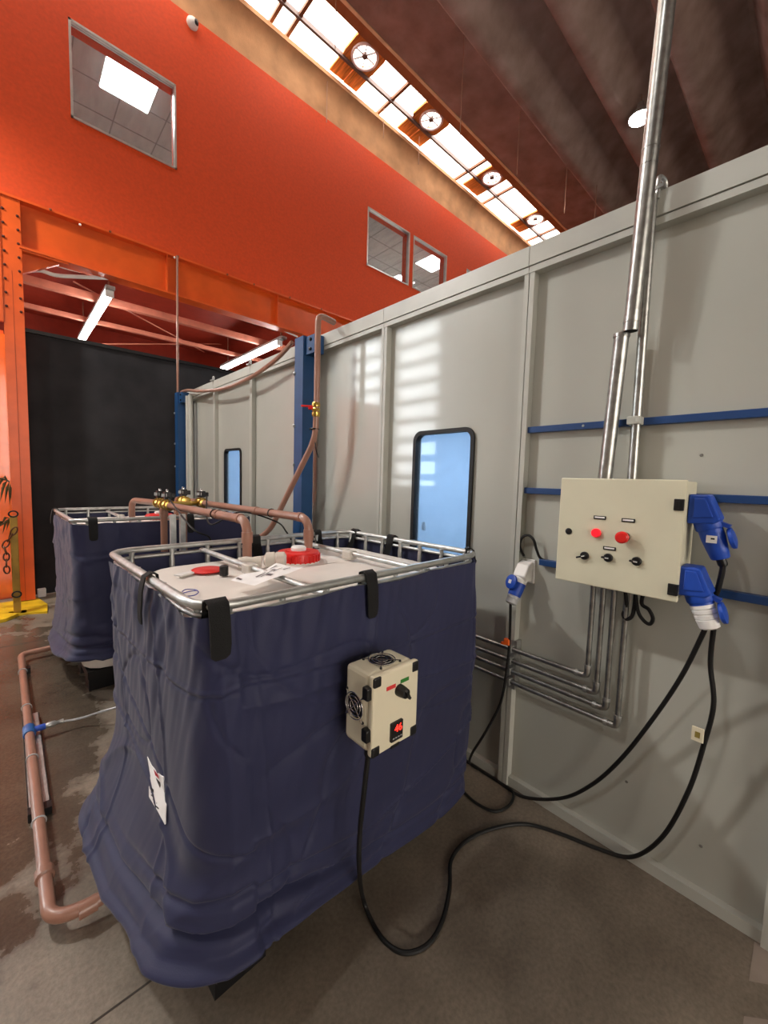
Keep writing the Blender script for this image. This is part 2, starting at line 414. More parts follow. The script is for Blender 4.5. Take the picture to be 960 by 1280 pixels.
# black curtain
def cur(u, v):
    x = .2 + u * 4.3
    return (x, 6.3 + .006 * math.sin(x * 5) + .003 * math.sin(x * 13 + v) , .01 + v * 3.07)
tag(G().grid(cur, 160, 6).build('black_curtain', BLACKC), 'tall plain black curtain hung below the orange beam', 'curtain')
tag(G().box(.17, 4.5, 6.27, 6.33, 3.06, 3.1).build('curtain_rail', BLACKP, None, False), 'black rail along the top of the black curtain', 'curtain rail')
# vertical conduit beam -> far post
tag(G().tube([(1.73, 5.96, 4.34), (1.715, 5.95, 2.58)], .014, 8).build('vertical_conduit', COPPER), 'thin vertical conduit from the orange beam to the far blue post', 'conduit')

# ---- ceiling
cl = struct(G().box(-6, 17, -7, 4.0, 7.86, 8.3).build('ceiling', CONC, smooth=False))
Yf = 3.7
def rib(y):
    prof = [(y + .16, 7.9), (y + .05, 7.55), (y, 7.43), (y - .03, 7.4), (y - .17, 7.4), (y - .22, 7.43), (y - .36, 7.62), (y - .52, 7.78), (y - .72, 7.86), (y - .72, 7.9)]
    G().prism([(-6, a, z) for a, z in prof], (23, 0, 0)).build('concrete_rib', CONC, cl, True, ang=50)
k = 0
while Yf - .915 * k > -6.5: rib(Yf - .915 * k); k += 1
for y in (2.42, .6): G().box(-6, 17, y - .012, y + .012, 7.66, 7.72).build('joint_strip', mat('joint_dark', '4a332a', .9), cl, False)
G().prism([(-6, 3.86, 7.86), (-6, 4.4, 7.88), (-6, 4.9, 7.97), (-6, 4.9, 8.3), (-6, 3.86, 8.3)], (23, 0, 0)).build('roof_wing', CONC, cl, True)
G().box(-6, 17, 4.9, 4.945, 7.955, 8.08).build('wing_lip', mat('lip_lit_tone', 'f0cfa4', .5), cl, False)  # lip colour lightened to stand for an edge lit by the skylight
G().box(-6, 17, 4.945, 5.2, 8.1, 8.16).build('skylight_kerb', mat('kerb_brown', '9c6440', .8), cl, False)
G().prism([(-6, 6.05, 7.4), (-6, 6.05, 7.72), (-6, 6.02, 7.86), (-6, 5.96, 7.95), (-6, 5.92, 7.965), (-6, 5.92, 8.03), (-6, 6.12, 8.2), (-6, 6.6, 8.2), (-6, 6.6, 7.4)], (23, 0, 0)).build('edge_beam', CONCL, cl, True)
struct(G().box(-6, 17, 6.6, 13, 7.86, 8.2).build('ceiling_bay', CONC, smooth=False))
# ---- skylight
SZ = 8.15
sk = struct(G().box(-6, 17, 5.625, 5.665, SZ - .06, SZ).build('window_5', SKYBAR, smooth=False)); sk['label'] = 'long roof skylight with centre bar'
def skx(u, v): return on_z(u, v, SZ).x
bars = [skx(351, 4), skx(371.7, 23), skx(486, 127), skx(583.5, 214), skx(619, 245), skx(673, 294)]
vents = [(skx(423.7, 69.8), skx(459, 100)), (skx(509, 147.5), skx(537.5, 173.7)), (skx(592, 221), skx(608.5, 238)), (skx(651, 273), skx(664, 284))]
step = 2.05
vents = [(vents[0][0] - 2.1, vents[0][0] - 1.4)] + vents + [(vents[3][1] + 2.0 * k, vents[3][1] + 2.0 * k + .7) for k in (1, 2)]
edges = sorted([-6.0, 17.0] + bars + [q for v in vents for q in v] + [-4, -2, -.5, 1.0])
for i in range(len(edges) - 1):
    a, b = edges[i], edges[i + 1]
    if b - a < .03: continue
    G().box(a, b, 5.2, 5.63, SZ + .02, SZ + .03).build('pane', SKYL, sk, False)
    G().box(a, b, 5.66, 6.12, SZ + .02, SZ + .03).build('pane', SKYL, sk, False)
for x in bars + [-4, -2, -.5, 1.0]:
    G().box(x - .025, x + .025, 5.2, 6.1, SZ - .04, SZ + .01).build('glazing_bar', mat('bar_brown', '7a4a2c', .6), sk, False)
for a, b in vents:
    c = (a + b) / 2
    # board with a round hole
    n = 28; hole = [(c + .2 * math.cos(2 * math.pi * i / n), 5.41 + .2 * math.sin(2 * math.pi * i / n)) for i in range(n)]
    def edge_pt(i):
        an = 2 * math.pi * i / n; dx, dy = math.cos(an), math.sin(an); s_ = min((b - a) / 2 / max(abs(dx), 1e-6), .215 / max(abs(dy), 1e-6))
        return (c + dx * s_, 5.41 + dy * s_)
    vs = []; fs = []
    for i in range(n):
        e = edge_pt(i); h_ = hole[i]; vs += [(e[0], e[1], SZ - .02), (h_[0], h_[1], SZ - .02), (h_[0], h_[1], SZ + .02), (e[0], e[1], SZ + .02)]
    for i in range(n):
        p_ = i * 4; q_ = ((i + 1) % n) * 4
        for k in range(4): fs.append((p_ + k, p_ + (k + 1) % 4, q_ + (k + 1) % 4, q_ + k))
    G().add(vs, fs).build('vent_board', BOARD, sk, False)
    ring = G().tube([(c + .2 * math.cos(2 * math.pi * i / n), 5.41 + .2 * math.sin(2 * math.pi * i / n), SZ - .03) for i in range(n)], .022, 8, True).build('vent_ring', mat('vent_ring_white', 'e9d7da', .5), sk)
    for an in (0, 60, 120):
        dx, dy = .19 * math.cos(R(an)), .19 * math.sin(R(an))
        G().bar((c - dx, 5.41 - dy, SZ - .01), (c + dx, 5.41 + dy, SZ - .01), .016, .016).build('fan_blade', SKYBAR, sk, False)
    G().lathe((c, 5.41, SZ - .03), (0, 0, 1), [(.045, 0), (.045, .04)], 12).build('fan_hub', SKYBAR, sk)
    for j in range(4):
        G().box(a + (b - a) / 4 * j + .004, a + (b - a) / 4 * (j + 1) - .004, 5.67, 5.98, SZ - .02 + .008 * (j % 2), SZ + .015).build('slat', BOARD, sk, False)
# hanging wires
for i, (u, v0, v1) in enumerate(((420, 170 - 170, 60), (582, 0, 165), (650, 140, 215), (709, 205, 265), (746, 232, 282), (300, 50, 98), (409, 100, 152), (480, 140, 172), (524, 175, 205))):
    z = 7.42 if i in (2, 3, 4) else 7.95
    p = on_z(u, v0, z); q = on_x(u, v1, p.x)
    o = G().tube([(p.x, p.y, p.z + (.02 if i in (2, 3, 4) else .06)), (p.x, p.y, q.z if q.z < p.z else p.z - 1)], .006, 6).build('hanging_wire', WIRE)
    tag(o, 'thin steel wire hanging straight down from the concrete roof', 'wire', 'wires hanging from the roof')
# ---- other hall walls
FW = [(-2.6, -.5), (-.2, 1.75)]  # openings added behind the camera to hold glowing fill panes
g = G(); xs = [-6] + [q for a in FW for q in a] + [17]
for i in range(len(xs) - 1):
    if i % 2 == 0: g.box(xs[i], xs[i + 1], -7.2, -7, 0, 8)
    else: g.box(xs[i], xs[i + 1], -7.2, -7, 0, .8); g.box(xs[i], xs[i + 1], -7.2, -7, 4.8, 8)
struct(g.build('wall_front', WALLG, smooth=False))
for i, (a, b) in enumerate(FW):  # made-up window frames and glowing panes, fill light for camera-facing sides
    fr = struct(G().box(a, b, -7.05, -6.97, .8, .88).box(a, b, -7.05, -6.97, 4.72, 4.8).box(a, a + .08, -7.05, -6.97, .8, 4.8).box(b - .08, b, -7.05, -6.97, .8, 4.8).box(a, b, -7.05, -6.97, 2.75, 2.82).build('window_%d' % (i + 10), ALU, smooth=False))
    G().box(a, b, -7.12, -7.1, .8, 2.78).build('pane', FRONTL, fr, False)  # added fill pane, lower
    G().box(a, b, -7.12, -7.1, 2.79, 4.8).build('pane', FRONTL, fr, False)  # added fill pane, upper
struct(G().box(17, 17.2, -7, 13, 0, 8).build('wall_end', WALLG, smooth=False))
struct(G().box(-6, 17, 13, 13.2, 0, 8).build('wall_far', WALLG, smooth=False))
LW = [(8.05, 9.85), (10.6, 12.2)]
g = G(); ys = [-7] + [q for a in LW for q in a] + [13]
for i in range(len(ys) - 1):
    if i % 2 == 0: g.box(-6.2, -6, ys[i], ys[i + 1], 0, 8)
    else: g.box(-6.2, -6, ys[i], ys[i + 1], 0, 1.3); g.box(-6.2, -6, ys[i], ys[i + 1], 6.9, 8)
struct(g.build('wall_left', WALLG, smooth=False))
for i, (a, b) in enumerate(LW):
    fr = struct(G().box(-6.1, -5.97, a, b, 1.3, 1.36).box(-6.1, -5.97, a, b, 6.84, 6.9).box(-6.1, -5.97, a, a + .06, 1.3, 6.9).box(-6.1, -5.97, b - .06, b, 1.3, 6.9).build('window_%d' % (i + 8), ALU, smooth=False))
    G().box(-6.14, -6.13, a, b, 1.3, 6.9).build('pane', LOUV, fr, False)
    for k in range(9):
        z = 1.62 + k * .6
        G().obox((-6.03, (a + b) / 2, z), (.22, b - a - .12, .02), (math.cos(R(75)), 0, math.sin(R(75))), (0, 1, 0)).build('blade', SHUT, fr, False)
# ================================================================== BOOTH
SEAM = [-2.9, -1.93, -.97, 0.0, .98, 1.95, 2.92, 3.86, 4.82, 5.86]
TOP = 2.57
bo = struct(G().box(XW + .03, 4.6, -2.9, -2.86, 0, TOP).box(XW + .03, 4.6, 5.82, 5.86, 0, TOP).box(4.56, 4.6, -2.9, 5.86, 0, TOP).box(XW + .03, 4.6, -2.9, 5.86, TOP - .06, TOP - .02).build('wall_right', BOOTHIN, smooth=False))
WIN = [(1.262, 1.69, .62, 1.79), (4.16, 4.60, .62, 1.79)]
for i in range(len(SEAM) - 1):
    a, b = SEAM[i], SEAM[i + 1]
    g = G()
    wn = [q for q in WIN if a < q[0] < b]
    if wn:
        y0, y1, z0, z1 = wn[0]; y0 += .015; y1 -= .015; z0 += .015; z1 -= .015
        g.box(XW, XW + .04, a, y0, .03, TOP - .05).box(XW, XW + .04, y1, b, .03, TOP - .05).box(XW, XW + .04, y0, y1, .03, z0).box(XW, XW + .04, y0, y1, z1, TOP - .05)
    else: g.box(XW, XW + .04, a, b, .03, TOP - .05)
    g.build('panel', GREY, bo, False)
for i, y in enumerate(SEAM):
    G().box(XW - .042, XW + .01, y, y + .022, .0, TOP - .1).build('seam_flange', GREYF, bo, False)
    G().box(XW - .042, XW + .01, y - .027, y - .004, .0, TOP - .1).build('seam_flange', GREYF, bo, False)
    G().box(XW - .03, XW + .01, y - .004, y, .0, TOP - .1).build('seam_joint', GREYD, bo, False)
for i in range(len(SEAM) - 1):
    a, b = SEAM[i], SEAM[i + 1]
    G().box(XW - .05, XW + .06, a + .0015, b - .0015, TOP - .085, TOP).build('top_rail', GREYF, bo, False)
    G().box(XW - .045, XW + .03, a + .0015, b - .0015, TOP - .115, TOP - .089).build('top_trim', GREYF, bo, False)
    G().box(XW - .03, XW + .03, a, b, 0, .045).build('bottom_channel', GREYF, bo, False)
for y, z in ((.75, .62), (.45, .3), (.62, 1.62), (.3, 1.62), (1.6, .4), (.2, .2)):
    G().lathe((XW, y, z), (-1, 0, 0), [(.006, 0), (.004, .003)], 8).build('rivet', GREYD, bo)
for u, v in ((657, 537), (652, 612)):
    p = on_x(u - 2, v, XW - .035)
    G().lathe(p, (-1, 0, 0), [(.006, 0), (.004, .004)], 8).build('rivet', WHITEP, bo)
def rrect(y0, y1, z0, z1, r, n=6):
    out = []
    for cy, cz, a0 in ((y1 - r, z1 - r, 0), (y0 + r, z1 - r, 90), (y0 + r, z0 + r, 180), (y1 - r, z0 + r, 270)):
        for k in range(n + 1):
            a = R(a0 + 90 * k / n); out.append((cy + r * math.cos(a), cz + r * math.sin(a)))
    return out
for i, (y0, y1, z0, z1) in enumerate(WIN):
    o_ = rrect(y0 - .004, y1 + .004, z0 - .004, z1 + .004, .06); in_ = rrect(y0 + .018, y1 - .018, z0 + .018, z1 - .018, .045); n = len(o_)
    vs = [(XW - .003, *p) for p in o_] + [(XW - .014, *p) for p in o_] + [(XW - .014, *p) for p in in_] + [(XW + .03, *p) for p in in_]
    fs = [(a * n + k, a * n + (k + 1) % n, (a + 1) * n + (k + 1) % n, (a + 1) * n + k) for a in range(3) for k in range(n)]
    fr = struct(G().add(vs, fs).build('window_%d' % (6 + i), BLACKR))
    G().box(XW + .012, XW + .018, y0 + .015, y1 - .015, z0 + .015, z1 - .015).build('pane', BLUEGL, fr, False)
    if i == 0:
        G().bar((XW + .06, y1 - .05, 1.2), (XW + .06, y1 - .05, 1.5), .018, .012).build('handle_bar', BLACKP, fr, False)
        G().lathe((XW + .05, y1 - .05, 1.2), (0, 0, 1), [(.012, 0), (.014, .02), (.008, .05)], 10).build('handle_knob', WHITEP, fr)
t = thing('booth_lamp', 'white lamp strip on the ceiling inside the grey booth', 'lamp', (3.2, 2, TOP - .1))
G().box(2.9, 3.5, -2, 5.4, TOP - .09, TOP - .065).build('diffuser', BOOTHL, t, False)
G().box(2.86, 3.54, -2.04, 5.44, TOP - .075, TOP - .06).build('housing', WHITEP, t, False)

# ---- blue horizontal rails on the booth wall
def blue_rail(z, y0, y1, lab):
    t = thing('blue_rail', lab, 'rail', (XW, y1, z))
    G().box(XW - .03, XW - .001, y0, y1, z - .014, z + .014).build('bar', BLUES, t, False, bevel=.002)
    for y in (y1 - .25, y0 + .6): G().lathe((XW - .03, y, z), (-1, 0, 0), [(.006, 0), (.004, .003)], 8).build('screw', GALV, t)
z1_ = on_x(657, 538, XW - .02).z; z2_ = on_x(655, 613, XW - .02).z; z3_ = on_x(685, 704, XW - .02).z
blue_rail(z1_, .01, .953, 'topmost blue square rail across the grey booth panel')
blue_rail(z2_, .01, .953, 'blue square rail passing behind the upper part of the control cabinet')
blue_rail(z3_, .01, .86, 'lowest blue square rail starting at the white wall socket')
# ---- blue posts
def blue_post(y, lab, first):
    y = y - .01
    t = thing('blue_post', lab, 'post', (1.68, y, 0))
    G().box(1.66, 1.76, y - .06, y - .052, .012, 2.56).build('flange', BLUEST, t, False)
    G().box(1.66, 1.76, y + .052, y + .06, .012, 2.56).build('flange', BLUEST, t, False)
    G().box(1.66, 1.67, y - .052, y + .052, .012, 2.56).build('web', BLUEST, t, False)
    G().box(1.62, 1.768, y - .1, y + .11, 0, .012).build('base_plate', BLUEST, t, False)
    G().box(1.68, 1.762, y - .18, y - .06, 2.42, 2.55).build('bracket', BLUEST, t, False)
    bolts(t, [(1.66, y + .056, z) for z in (1.6, 1.9, 2.3)] , GALV, (-1, 0, 0))
    bolts(t, [(1.68, y - .13, z) for z in (2.45, 2.52)], BLACKP, (-1, 0, 0))
blue_post(2.79, 'blue steel post beside the red valve pipe on the booth wall', True)
blue_post(5.84, 'blue steel post at the end of the booth by the black curtain', False)
for i, y in enumerate((5.62, 5.52)):
    tag(G().cyl((1.74, y, 0), (1.74, y, 2.5), .028).build('vertical_pipe', GREYF), ('pale grey vertical pipe standing right beside the far blue post', 'pale grey vertical pipe second from the far blue post')[i], 'pipe', 'grey pipes at the far blue post')
# top clips on far seams
for y in (3.86, 4.82):
    t = thing('rail_clip', 'small metal clip on the booth top rail at the seam %s' % ('nearest the valve pipe' if y < 4 else 'over the far booth window'), 'clip', (1.76, y, TOP), group='clips on the booth top rail')
    G().box(1.74, 1.8, y - .025, y + .025, TOP, TOP + .01).build('plate', GALV, t, False)
    G().tube(fillet([(1.77, y - .02, TOP + .01), (1.77, y - .02, TOP + .05), (1.77, y + .02, TOP + .05), (1.77, y + .02, TOP + .01)], .02), .006, 8).build('loop', GALV, t)
# sagging hose between posts
tag(G().tube(spline([(1.7, 5.74, 2.56), (1.7, 5.5, 2.55), (1.69, 5.0, 2.47), (1.69, 4.3, 2.40), (1.69, 3.7, 2.41), (1.69, 3.2, 2.48), (1.7, 2.95, 2.57)]), .018, 8).build('sagging_pipe', COPPER), 'brown hose sagging between the two blue posts', 'hose')

# ---- valve pipe at the blue post
t = thing('supply_pipe', 'brown supply pipe with red lever valve beside the blue post', 'pipe', (1.6, 2.6, 1.2))
PX = 1.61
pp = [on_x(u, v, PX) for u, v in ((396, 424), (396, 500), (394, 548), (372, 590), (338, 662))]
pp[0] = Vector((PX, pp[1].y, 2.58))
endp = Vector((1.2, 2.45, 1.15))
G().tube(fillet([(1.78, pp[0].y + .05, 2.63), (1.66, pp[0].y + .02, 2.63), (PX, pp[0].y, 2.6), pp[1], pp[2], on_x(338, 662, 1.5), (1.43, 3.0, 1.0)], .09), .021, 12).build('pipe_run', COPPER, t)
vp_ = on_x(395, 512, PX)
va = G().lathe((PX, vp_.y, vp_.z - .05), (0, 0, 1), [(.026, 0), (.03, .015), (.03, .03), (.024, .035), (.03, .05), (.024, .065), (.03, .07), (.03, .09), (.026, .1)], 16).build('valve_body', BRASS, t)
G().obox((PX - .05, vp_.y + .03, vp_.z + .02), (.09, .022, .012), (-.8, .6, 0)).build('lever', REDP, va, False, bevel=.003)
G().lathe((PX - .02, vp_.y + .01, vp_.z + .01), (-.8, .6, 0), [(.014, 0), (.014, .03)], 10).build('stem', REDP, va)
cpos = on_x(393, 540, PX)
G().tube([(PX + .03 * math.cos(R(a)), cpos.y + .03 * math.sin(R(a)), cpos.z + .02) for a in range(0, 360, 30)], .006, 6, True).build('cable_tie', BLACKP, t)
G().tube(spline([on_x(u, v, PX - .03) for u, v in ((394, 553), (395, 562), (398, 572))]), .004, 6).build('tie_tail', BLACKP, t)

# ================================================================== TANKS
def make_tank(loc, rz, W, D, seed, label, hi, straps, FL=.115):
    t = thing('intermediate_bulk_tank', label, 'tank', loc, rz, 'liquid tanks in navy covers')
    ZR = 1.184
    # bottle
    def loop(x0, x1, y0, y1, rr, q):
        # perimeter point at fraction q (0..1) counterclockwise from front-left, plus normal
        segs = [(x1 - x0 - 2 * rr), math.pi / 2 * rr, (y1 - y0 - 2 * rr), math.pi / 2 * rr] * 2
        segs = [W - .2, .15, D - .2, .15] * 2
        tot = sum(segs); d = q * tot; i = 0
        while d > segs[i] and i < 7: d -= segs[i]; i += 1
        k = d / segs[i]
        if i == 0: return Vector((x0 + rr + (x1 - x0 - 2 * rr) * k, y0, 0)), Vector((0, -1, 0))
        if i == 2: return Vector((x1, y0 + rr + (y1 - y0 - 2 * rr) * k, 0)), Vector((1, 0, 0))
        if i == 4: return Vector((x1 - rr - (x1 - x0 - 2 * rr) * k, y1, 0)), Vector((0, 1, 0))
        if i == 6: return Vector((x0, y1 - rr - (y1 - y0 - 2 * rr) * k, 0)), Vector((-1, 0, 0))
        cx, cy, a0 = {1: (x1 - rr, y0 + rr, -90), 3: (x1 - rr, y1 - rr, 0), 5: (x0 + rr, y1 - rr, 90), 7: (x0 + rr, y0 + rr, 180)}[i]
        a = R(a0 + 90 * k); nn = Vector((math.cos(a), math.sin(a), 0))
        return Vector((cx, cy, 0)) + nn * rr, nn
    prof = [(.05, .16), (.045, .2), (.045, 1.04), (.05, 1.075), (.065, 1.1), (.095, 1.115), (.14, 1.12), (.3, 1.122), (.45, 1.124)]
    def bot(u, v):
        i = min(int(v * (len(prof) - 1) + 1e-6), len(prof) - 1); ins, z = prof[i]
        p, n = loop(ins, W - ins, ins, D - ins, max(.02, .16 - ins * .35) if ins < .3 else .02, u)
        return (p.x, p.y, z)
    g = G().grid(bot, 96, len(prof), True)
    g.f.append(tuple(range((len(prof) - 1) * 96, len(prof) * 96)))
    bt = g.build('bottle', HDPE, t, True, local=True, ang=60)
    # frame
    def ring(z, off, r):
        pts = [loop(-off, W + off, -off, D + off, .085, i / 72)[0] for i in range(72)]
        return G().tube([(p.x, p.y, z) for p in pts], r, 10, True)
    ring(ZR, 0, .0125).build('top_rail', GALV, t, local=True)
    ring(ZR - .03, -.006, .008).build('lower_rail', GALV, t, local=True)
    nx, ny = 8, 7
    posts = [(W * (i + .5) / nx, yy) for i in range(nx) for yy in (.018, D - .018)] + [(xx, D * (i + .5) / ny) for i in range(ny) for xx in (.018, W - .018)]
    for (x, y) in posts:
        G().lathe((x, y, ZR - .11), (0, 0, 1), [(.011, 0), (.011, .06), (.008, .08), (.011, .105)], 10).build('cage_stub', GALV, t, local=True)
    for cx in (.36, .85):
        cb = G().tube([(cx, .0, ZR - .026), (cx, D, ZR - .026)], .011, 10).build('crossbar', GALV, t, local=True)
        G().box(cx - .022, cx + .022, D * .5 - .03, D * .5 + .03, ZR - .052, ZR - .012).build('clamp', CLEARP, cb, False, bevel=.006, local=True)
    # pallet
    pal = G().box(.06, W - .06, .06, D - .06, .1, .15).build('pallet', BLACKP, t, False, local=True)
    for x in (.07, W / 2 - .08, W - .25):
        for y in (.1, D / 2 - .07, D - .24):
            G().box(x, x + .16, y, y + .14, 0, .1).build('foot', BLACKP, pal, False, local=True)
    # cover
    NU, NV = (760, 190) if hi else (200, 70)
    def cov(u, v):
        vv = v
        ztop = 1.168 - .02 * max(0, noise.noise(Vector((u * 14, seed, 1)))) - .01 * abs(math.sin(u * 34 + seed))
        e = max(0, (vv - .58) / .42) ** 1.6
        left = .008 + .02 * e; right = .006 + .01 * e; front = .01 + .028 * math.sin(vv * 2.6); back = .012 + .03 * e
        rr = .085 + .07 * vv
        hem = max(0, (vv - .94) / .06)
        p, n = loop(-left, W + right, -front, D + back, rr, u)
        du = min(u, 1 - u) * 4.1
        wc = math.exp(-(du / .45) ** 2)                       # near corner
        ul = 1 if u > .5 else 0
        wl = max(wc, min(1, max(0, (u - .72) / .06)))         # short side with the gathers
        zh = .075 + .165 * wc + (.05 if u > .72 else 0) * (1 - wc)
        z = ztop + (zh - ztop) * vv
        s_ = u * 4.3
        N3 = lambda a, b, c: noise.noise(Vector((a, b, c + seed)))
        dl = (1 - u) * 4.1
        fl_w = 0 if u < .6 else min(1, max(0, dl / .5)) * min(1, max(0, (u - .74) / .03))
        d = .008 * N3(p.x * 1.6 + p.y * 1.6, z * 1.1, .5) * min(1, vv * 4) + FL * e * fl_w
        # gathers below the rail
        ga = math.exp(-vv / (.12 + .12 * wl))
        d += (.007 + .02 * wl) * ga * N3(s_ * 14 + z * 3, z * 1.6, 0) * min(1, vv * 14 + .15)
        d += (.002 + .008 * wl) * math.exp(-vv / .35) * N3(s_ * 34 - z * 10, z * 2.4, 4)
        # long diagonal creases
        for (fa, fb, k0, am, wd) in ((1.0, 1.6, 9, .008, .07), (1.5, -2.0, 19, -.008, .06), (.7, 2.6, 29, .008, .05), (1.9, 1.1, 39, .006, .05), (2.0, -2.6, 49, -.006, .05)):
            cr = N3(s_ * fa + z * fb * .35, z * fb - s_ * .5, k0)
            if abs(cr) < wd: d += am * (1 - abs(cr) / wd) ** 2 * min(1, vv * 6)
        # sagging rolls near the hem, strongest at the near corner
        lo = max(0, (vv - .66) / .34)
        d += (.014 + .045 * wc) * lo * N3(s_ * .9, z * 9 + .5 * math.sin(s_ * 2.0), 2)
        d += (.003 + .008 * wc) * lo * N3(s_ * 6, z * 16, 6)
        sv = .2 + .02 * math.sin(s_ * 2.2)
        d += .004 * max(0, 1 - abs(vv - sv) / .008) - .004 * max(0, 1 - abs(vv - sv - .014) / .008)
        for us in (.255, .01, .99): d += .004 * max(0, 1 - abs(u - us) / .0022)
        rl = vv - (.885 + .012 * math.sin(s_ * 3))
        d -= (.01 + .022 * wc) * math.exp(-(rl / .014) ** 2)
        rl2 = vv - (.80 + .02 * math.sin(s_ * 2 + 1))
        d -= .014 * wc * math.exp(-(rl2 / .012) ** 2)
        d += -.06 * hem ** 2 + (.018 + .02 * wc) * math.sin(min(1, hem) * math.pi) + .03 * wc * lo ** 2
        z += lo * .02 * N3(s_ * 2.3, 3, 0)
        q = p + n * d
        return (q.x, q.y, z)
    cv = G().grid(cov, NU, NV, True).build('cover', NAVY, t, True, local=True, ang=180)
    # straps over the rail
    for (x, y, dx, dy, wdt, ln) in straps:
        n = Vector((dx, dy, 0)); e = Vector((-dy, dx, 0)); c = Vector((x, y, 0))
        path = [(-.05, -.10), (-.02, -.02), (-.016, .012), (0, .019), (.017, .012), (.026, -.03), (.03, -ln * .7), (.029, -ln * .92), (.027, -ln)]
        vs = []; fs = []
        P2 = [(c + n * a, ZR + b) for a, b in path]
        for k, (pp_, z) in enumerate(P2):
            w2 = wdt / 2 * (.5 if k == len(P2) - 1 else .92 if k == len(P2) - 2 else 1)
            for sgn in (-1, 1):
                for off in (0, .004):
                    q = pp_ + e * sgn * w2 + n * (off if k > 3 else 0); vs.append((q.x, q.y, z + (off if 1 < k <= 3 else 0)))
        for k in range(len(P2) - 1):
            o_ = k * 4; p_ = o_ + 4
            fs += [(o_ + 1, o_ + 3, p_ + 3, p_ + 1), (o_, p_, p_ + 2, o_ + 2), (o_, o_ + 1, p_ + 1, p_), (o_ + 2, p_ + 2, p_ + 3, o_ + 3)]
        G().add(vs, fs).build('strap', STRAP, t, True, local=True, ang=60)
    return t
T1 = ((.322, .965, 0), R(2.2), 1.215, .935)
tank1 = make_tank(*T1, 3.3, 'navy covered liquid tank with white top and cream heater box', True,
                  [(.035, 0.0, 0, -1, .05, .12), (.53, 0, 0, -1, .045, .13), (.0, .38, -1, 0, .035, .13), (1.0, .935, 0, 1, .045, .08), (1.22, .55, 1, 0, .05, .08), (.62, .935, 0, 1, .05, .07), (1.215, .06, .7, -.7, .035, .05), (1.22, .85, 1, 0, .05, .08)])
tank2 = make_tank((.3, 3.2, 0), R(1.5), 1.2, 1.02, 8.7, 'navy covered liquid tank standing by the black curtain', False,
                  [(.1, 0, 0, -1, .05, .13), (.7, 0, 0, -1, .05, .12), (0, .9, -1, 0, .05, .1)], FL=.05)
# lids
def lid(tank, cx, cy, z, r, mt=REDP):
    o = Vector(wm(tank) @ Vector((cx, cy, z)))
    ld = G().lathe(o, (0, 0, 1), [(r, 0.015), (r, .045), (r * .95, .055), (r * .6, .058), (r * .6, .06)], 40).build('lid', mt, tank)
    for i in range(28):
        a = 2 * math.pi * i / 28
        G().obox(o + Vector((math.cos(a) * r, math.sin(a) * r, .03)), (.008, .008, .032), (math.cos(a), math.sin(a), 0)).build('grip_rib', mt, ld, False)
    G().lathe(o, (0, 0, 1), [(r * 1.04, 0), (r * 1.04, .016)], 32).build('neck_ring', HDPE, ld)
    G().lathe(o + Vector((0, 0, .058)), (0, 0, 1), [(r * .36, 0), (r * .36, .014), (r * .3, .02)], 20).build('vent_plug', WHITEP, ld)
lc = wm(tank1).inverted() @ on_z(373, 697, 1.14)
lid(tank1, lc.x, lc.y, 1.115, .094)
lc = wm(tank2).inverted() @ on_z(176, 641, 1.16)
lid(tank2, .62, .45, 1.115, .1)
# label on the cover
def sticker(tank):
    vs = []; fs = []
    pts = [(183, 945), (190, 958), (204, 972), (205, 990), (207, 1006), (207, 1030), (196, 1014), (186, 998), (186, 985), (187, 972)]
    P = [on_x(u, v, .205) for u, v in pts]
    return P
# heater box -----------------------------------------------------------
HY = .775          # front face
a_ = on_y(468, 851, HY); b_ = on_y(523, 824, HY); c_ = on_y(460, 953, HY)
hx0, hx1 = a_.x, b_.x; hz1 = (a_.z + b_.z) / 2 ; hz0 = c_.z + .005
HW = hx1 - hx0; HH = hz1 - hz0; HD = .125
t = thing('heater_control_box', 'small cream heater box with fan grilles strapped to the tank side', 'control box', ((hx0 + hx1) / 2, HY + HD, hz0))
G().box(hx0, hx1, HY + .022, HY + HD, hz0, hz1).build('body', CREAM, t, False, bevel=.012)
G().box(hx0 - .003, hx1 + .003, HY, HY + .02, hz0 - .003, hz1 + .003).build('front_cover', CREAM, t, False, bevel=.006)
for x, z in ((hx0 + .012, hz0 + .012), (hx1 - .012, hz0 + .012), (hx0 + .012, hz1 - .014), (hx1 - .012, hz1 - .014)):
    G().obox((x, HY + .004, z), (.028, .014, .03), (1, 0, 0)).build('corner_clip', BLACKP, t, False, bevel=.005)
G().obox((hx0 + HW * .5, HY + .006, hz0 - .002), (.034, .016, .01), (1, 0, 0)).build('corner_clip', BLACKP, t, False, bevel=.002)
for z in (hz0 + HH * .27, hz0 + HH * .8):
    G().obox((hx0 - .008, HY + .018, z), (.02, .024, .036), (1, 0, 0)).build('hinge', BLACKP, t, False, bevel=.004)
def fan(c, ax, e1, r):
    c = Vector(c); ax = Vector(ax); e1 = Vector(e1); e2 = ax.cross(e1)
    f0 = G().lathe(c, ax, [(r, .0), (r, .0015)], 28).build('fan_opening', DARK, t)
    for q in (1.12, .82, .5):
        G().tube([c + ax * .005 + (e1 * math.cos(R(k * 15)) + e2 * math.sin(R(k * 15))) * r * q for k in range(24)], .0016, 6, True).build('guard_ring', CHROME, f0)
    for a in (45, 135):
        d = (e1 * math.cos(R(a)) + e2 * math.sin(R(a))) * r * 1.5
        G().tube([c - d + ax * .004, c + d + ax * .004], .0018, 6).build('guard_bar', CHROME, f0)
        for sg in (-1, 1): G().lathe(c + d * sg, ax, [(.004, 0), (.003, .005)], 8).build('screw', BLACKP, f0)
    G().lathe(c + ax * .001, ax, [(r * .35, 0), (r * .35, .002)], 16).build('fan_hub', BLACKP, f0)
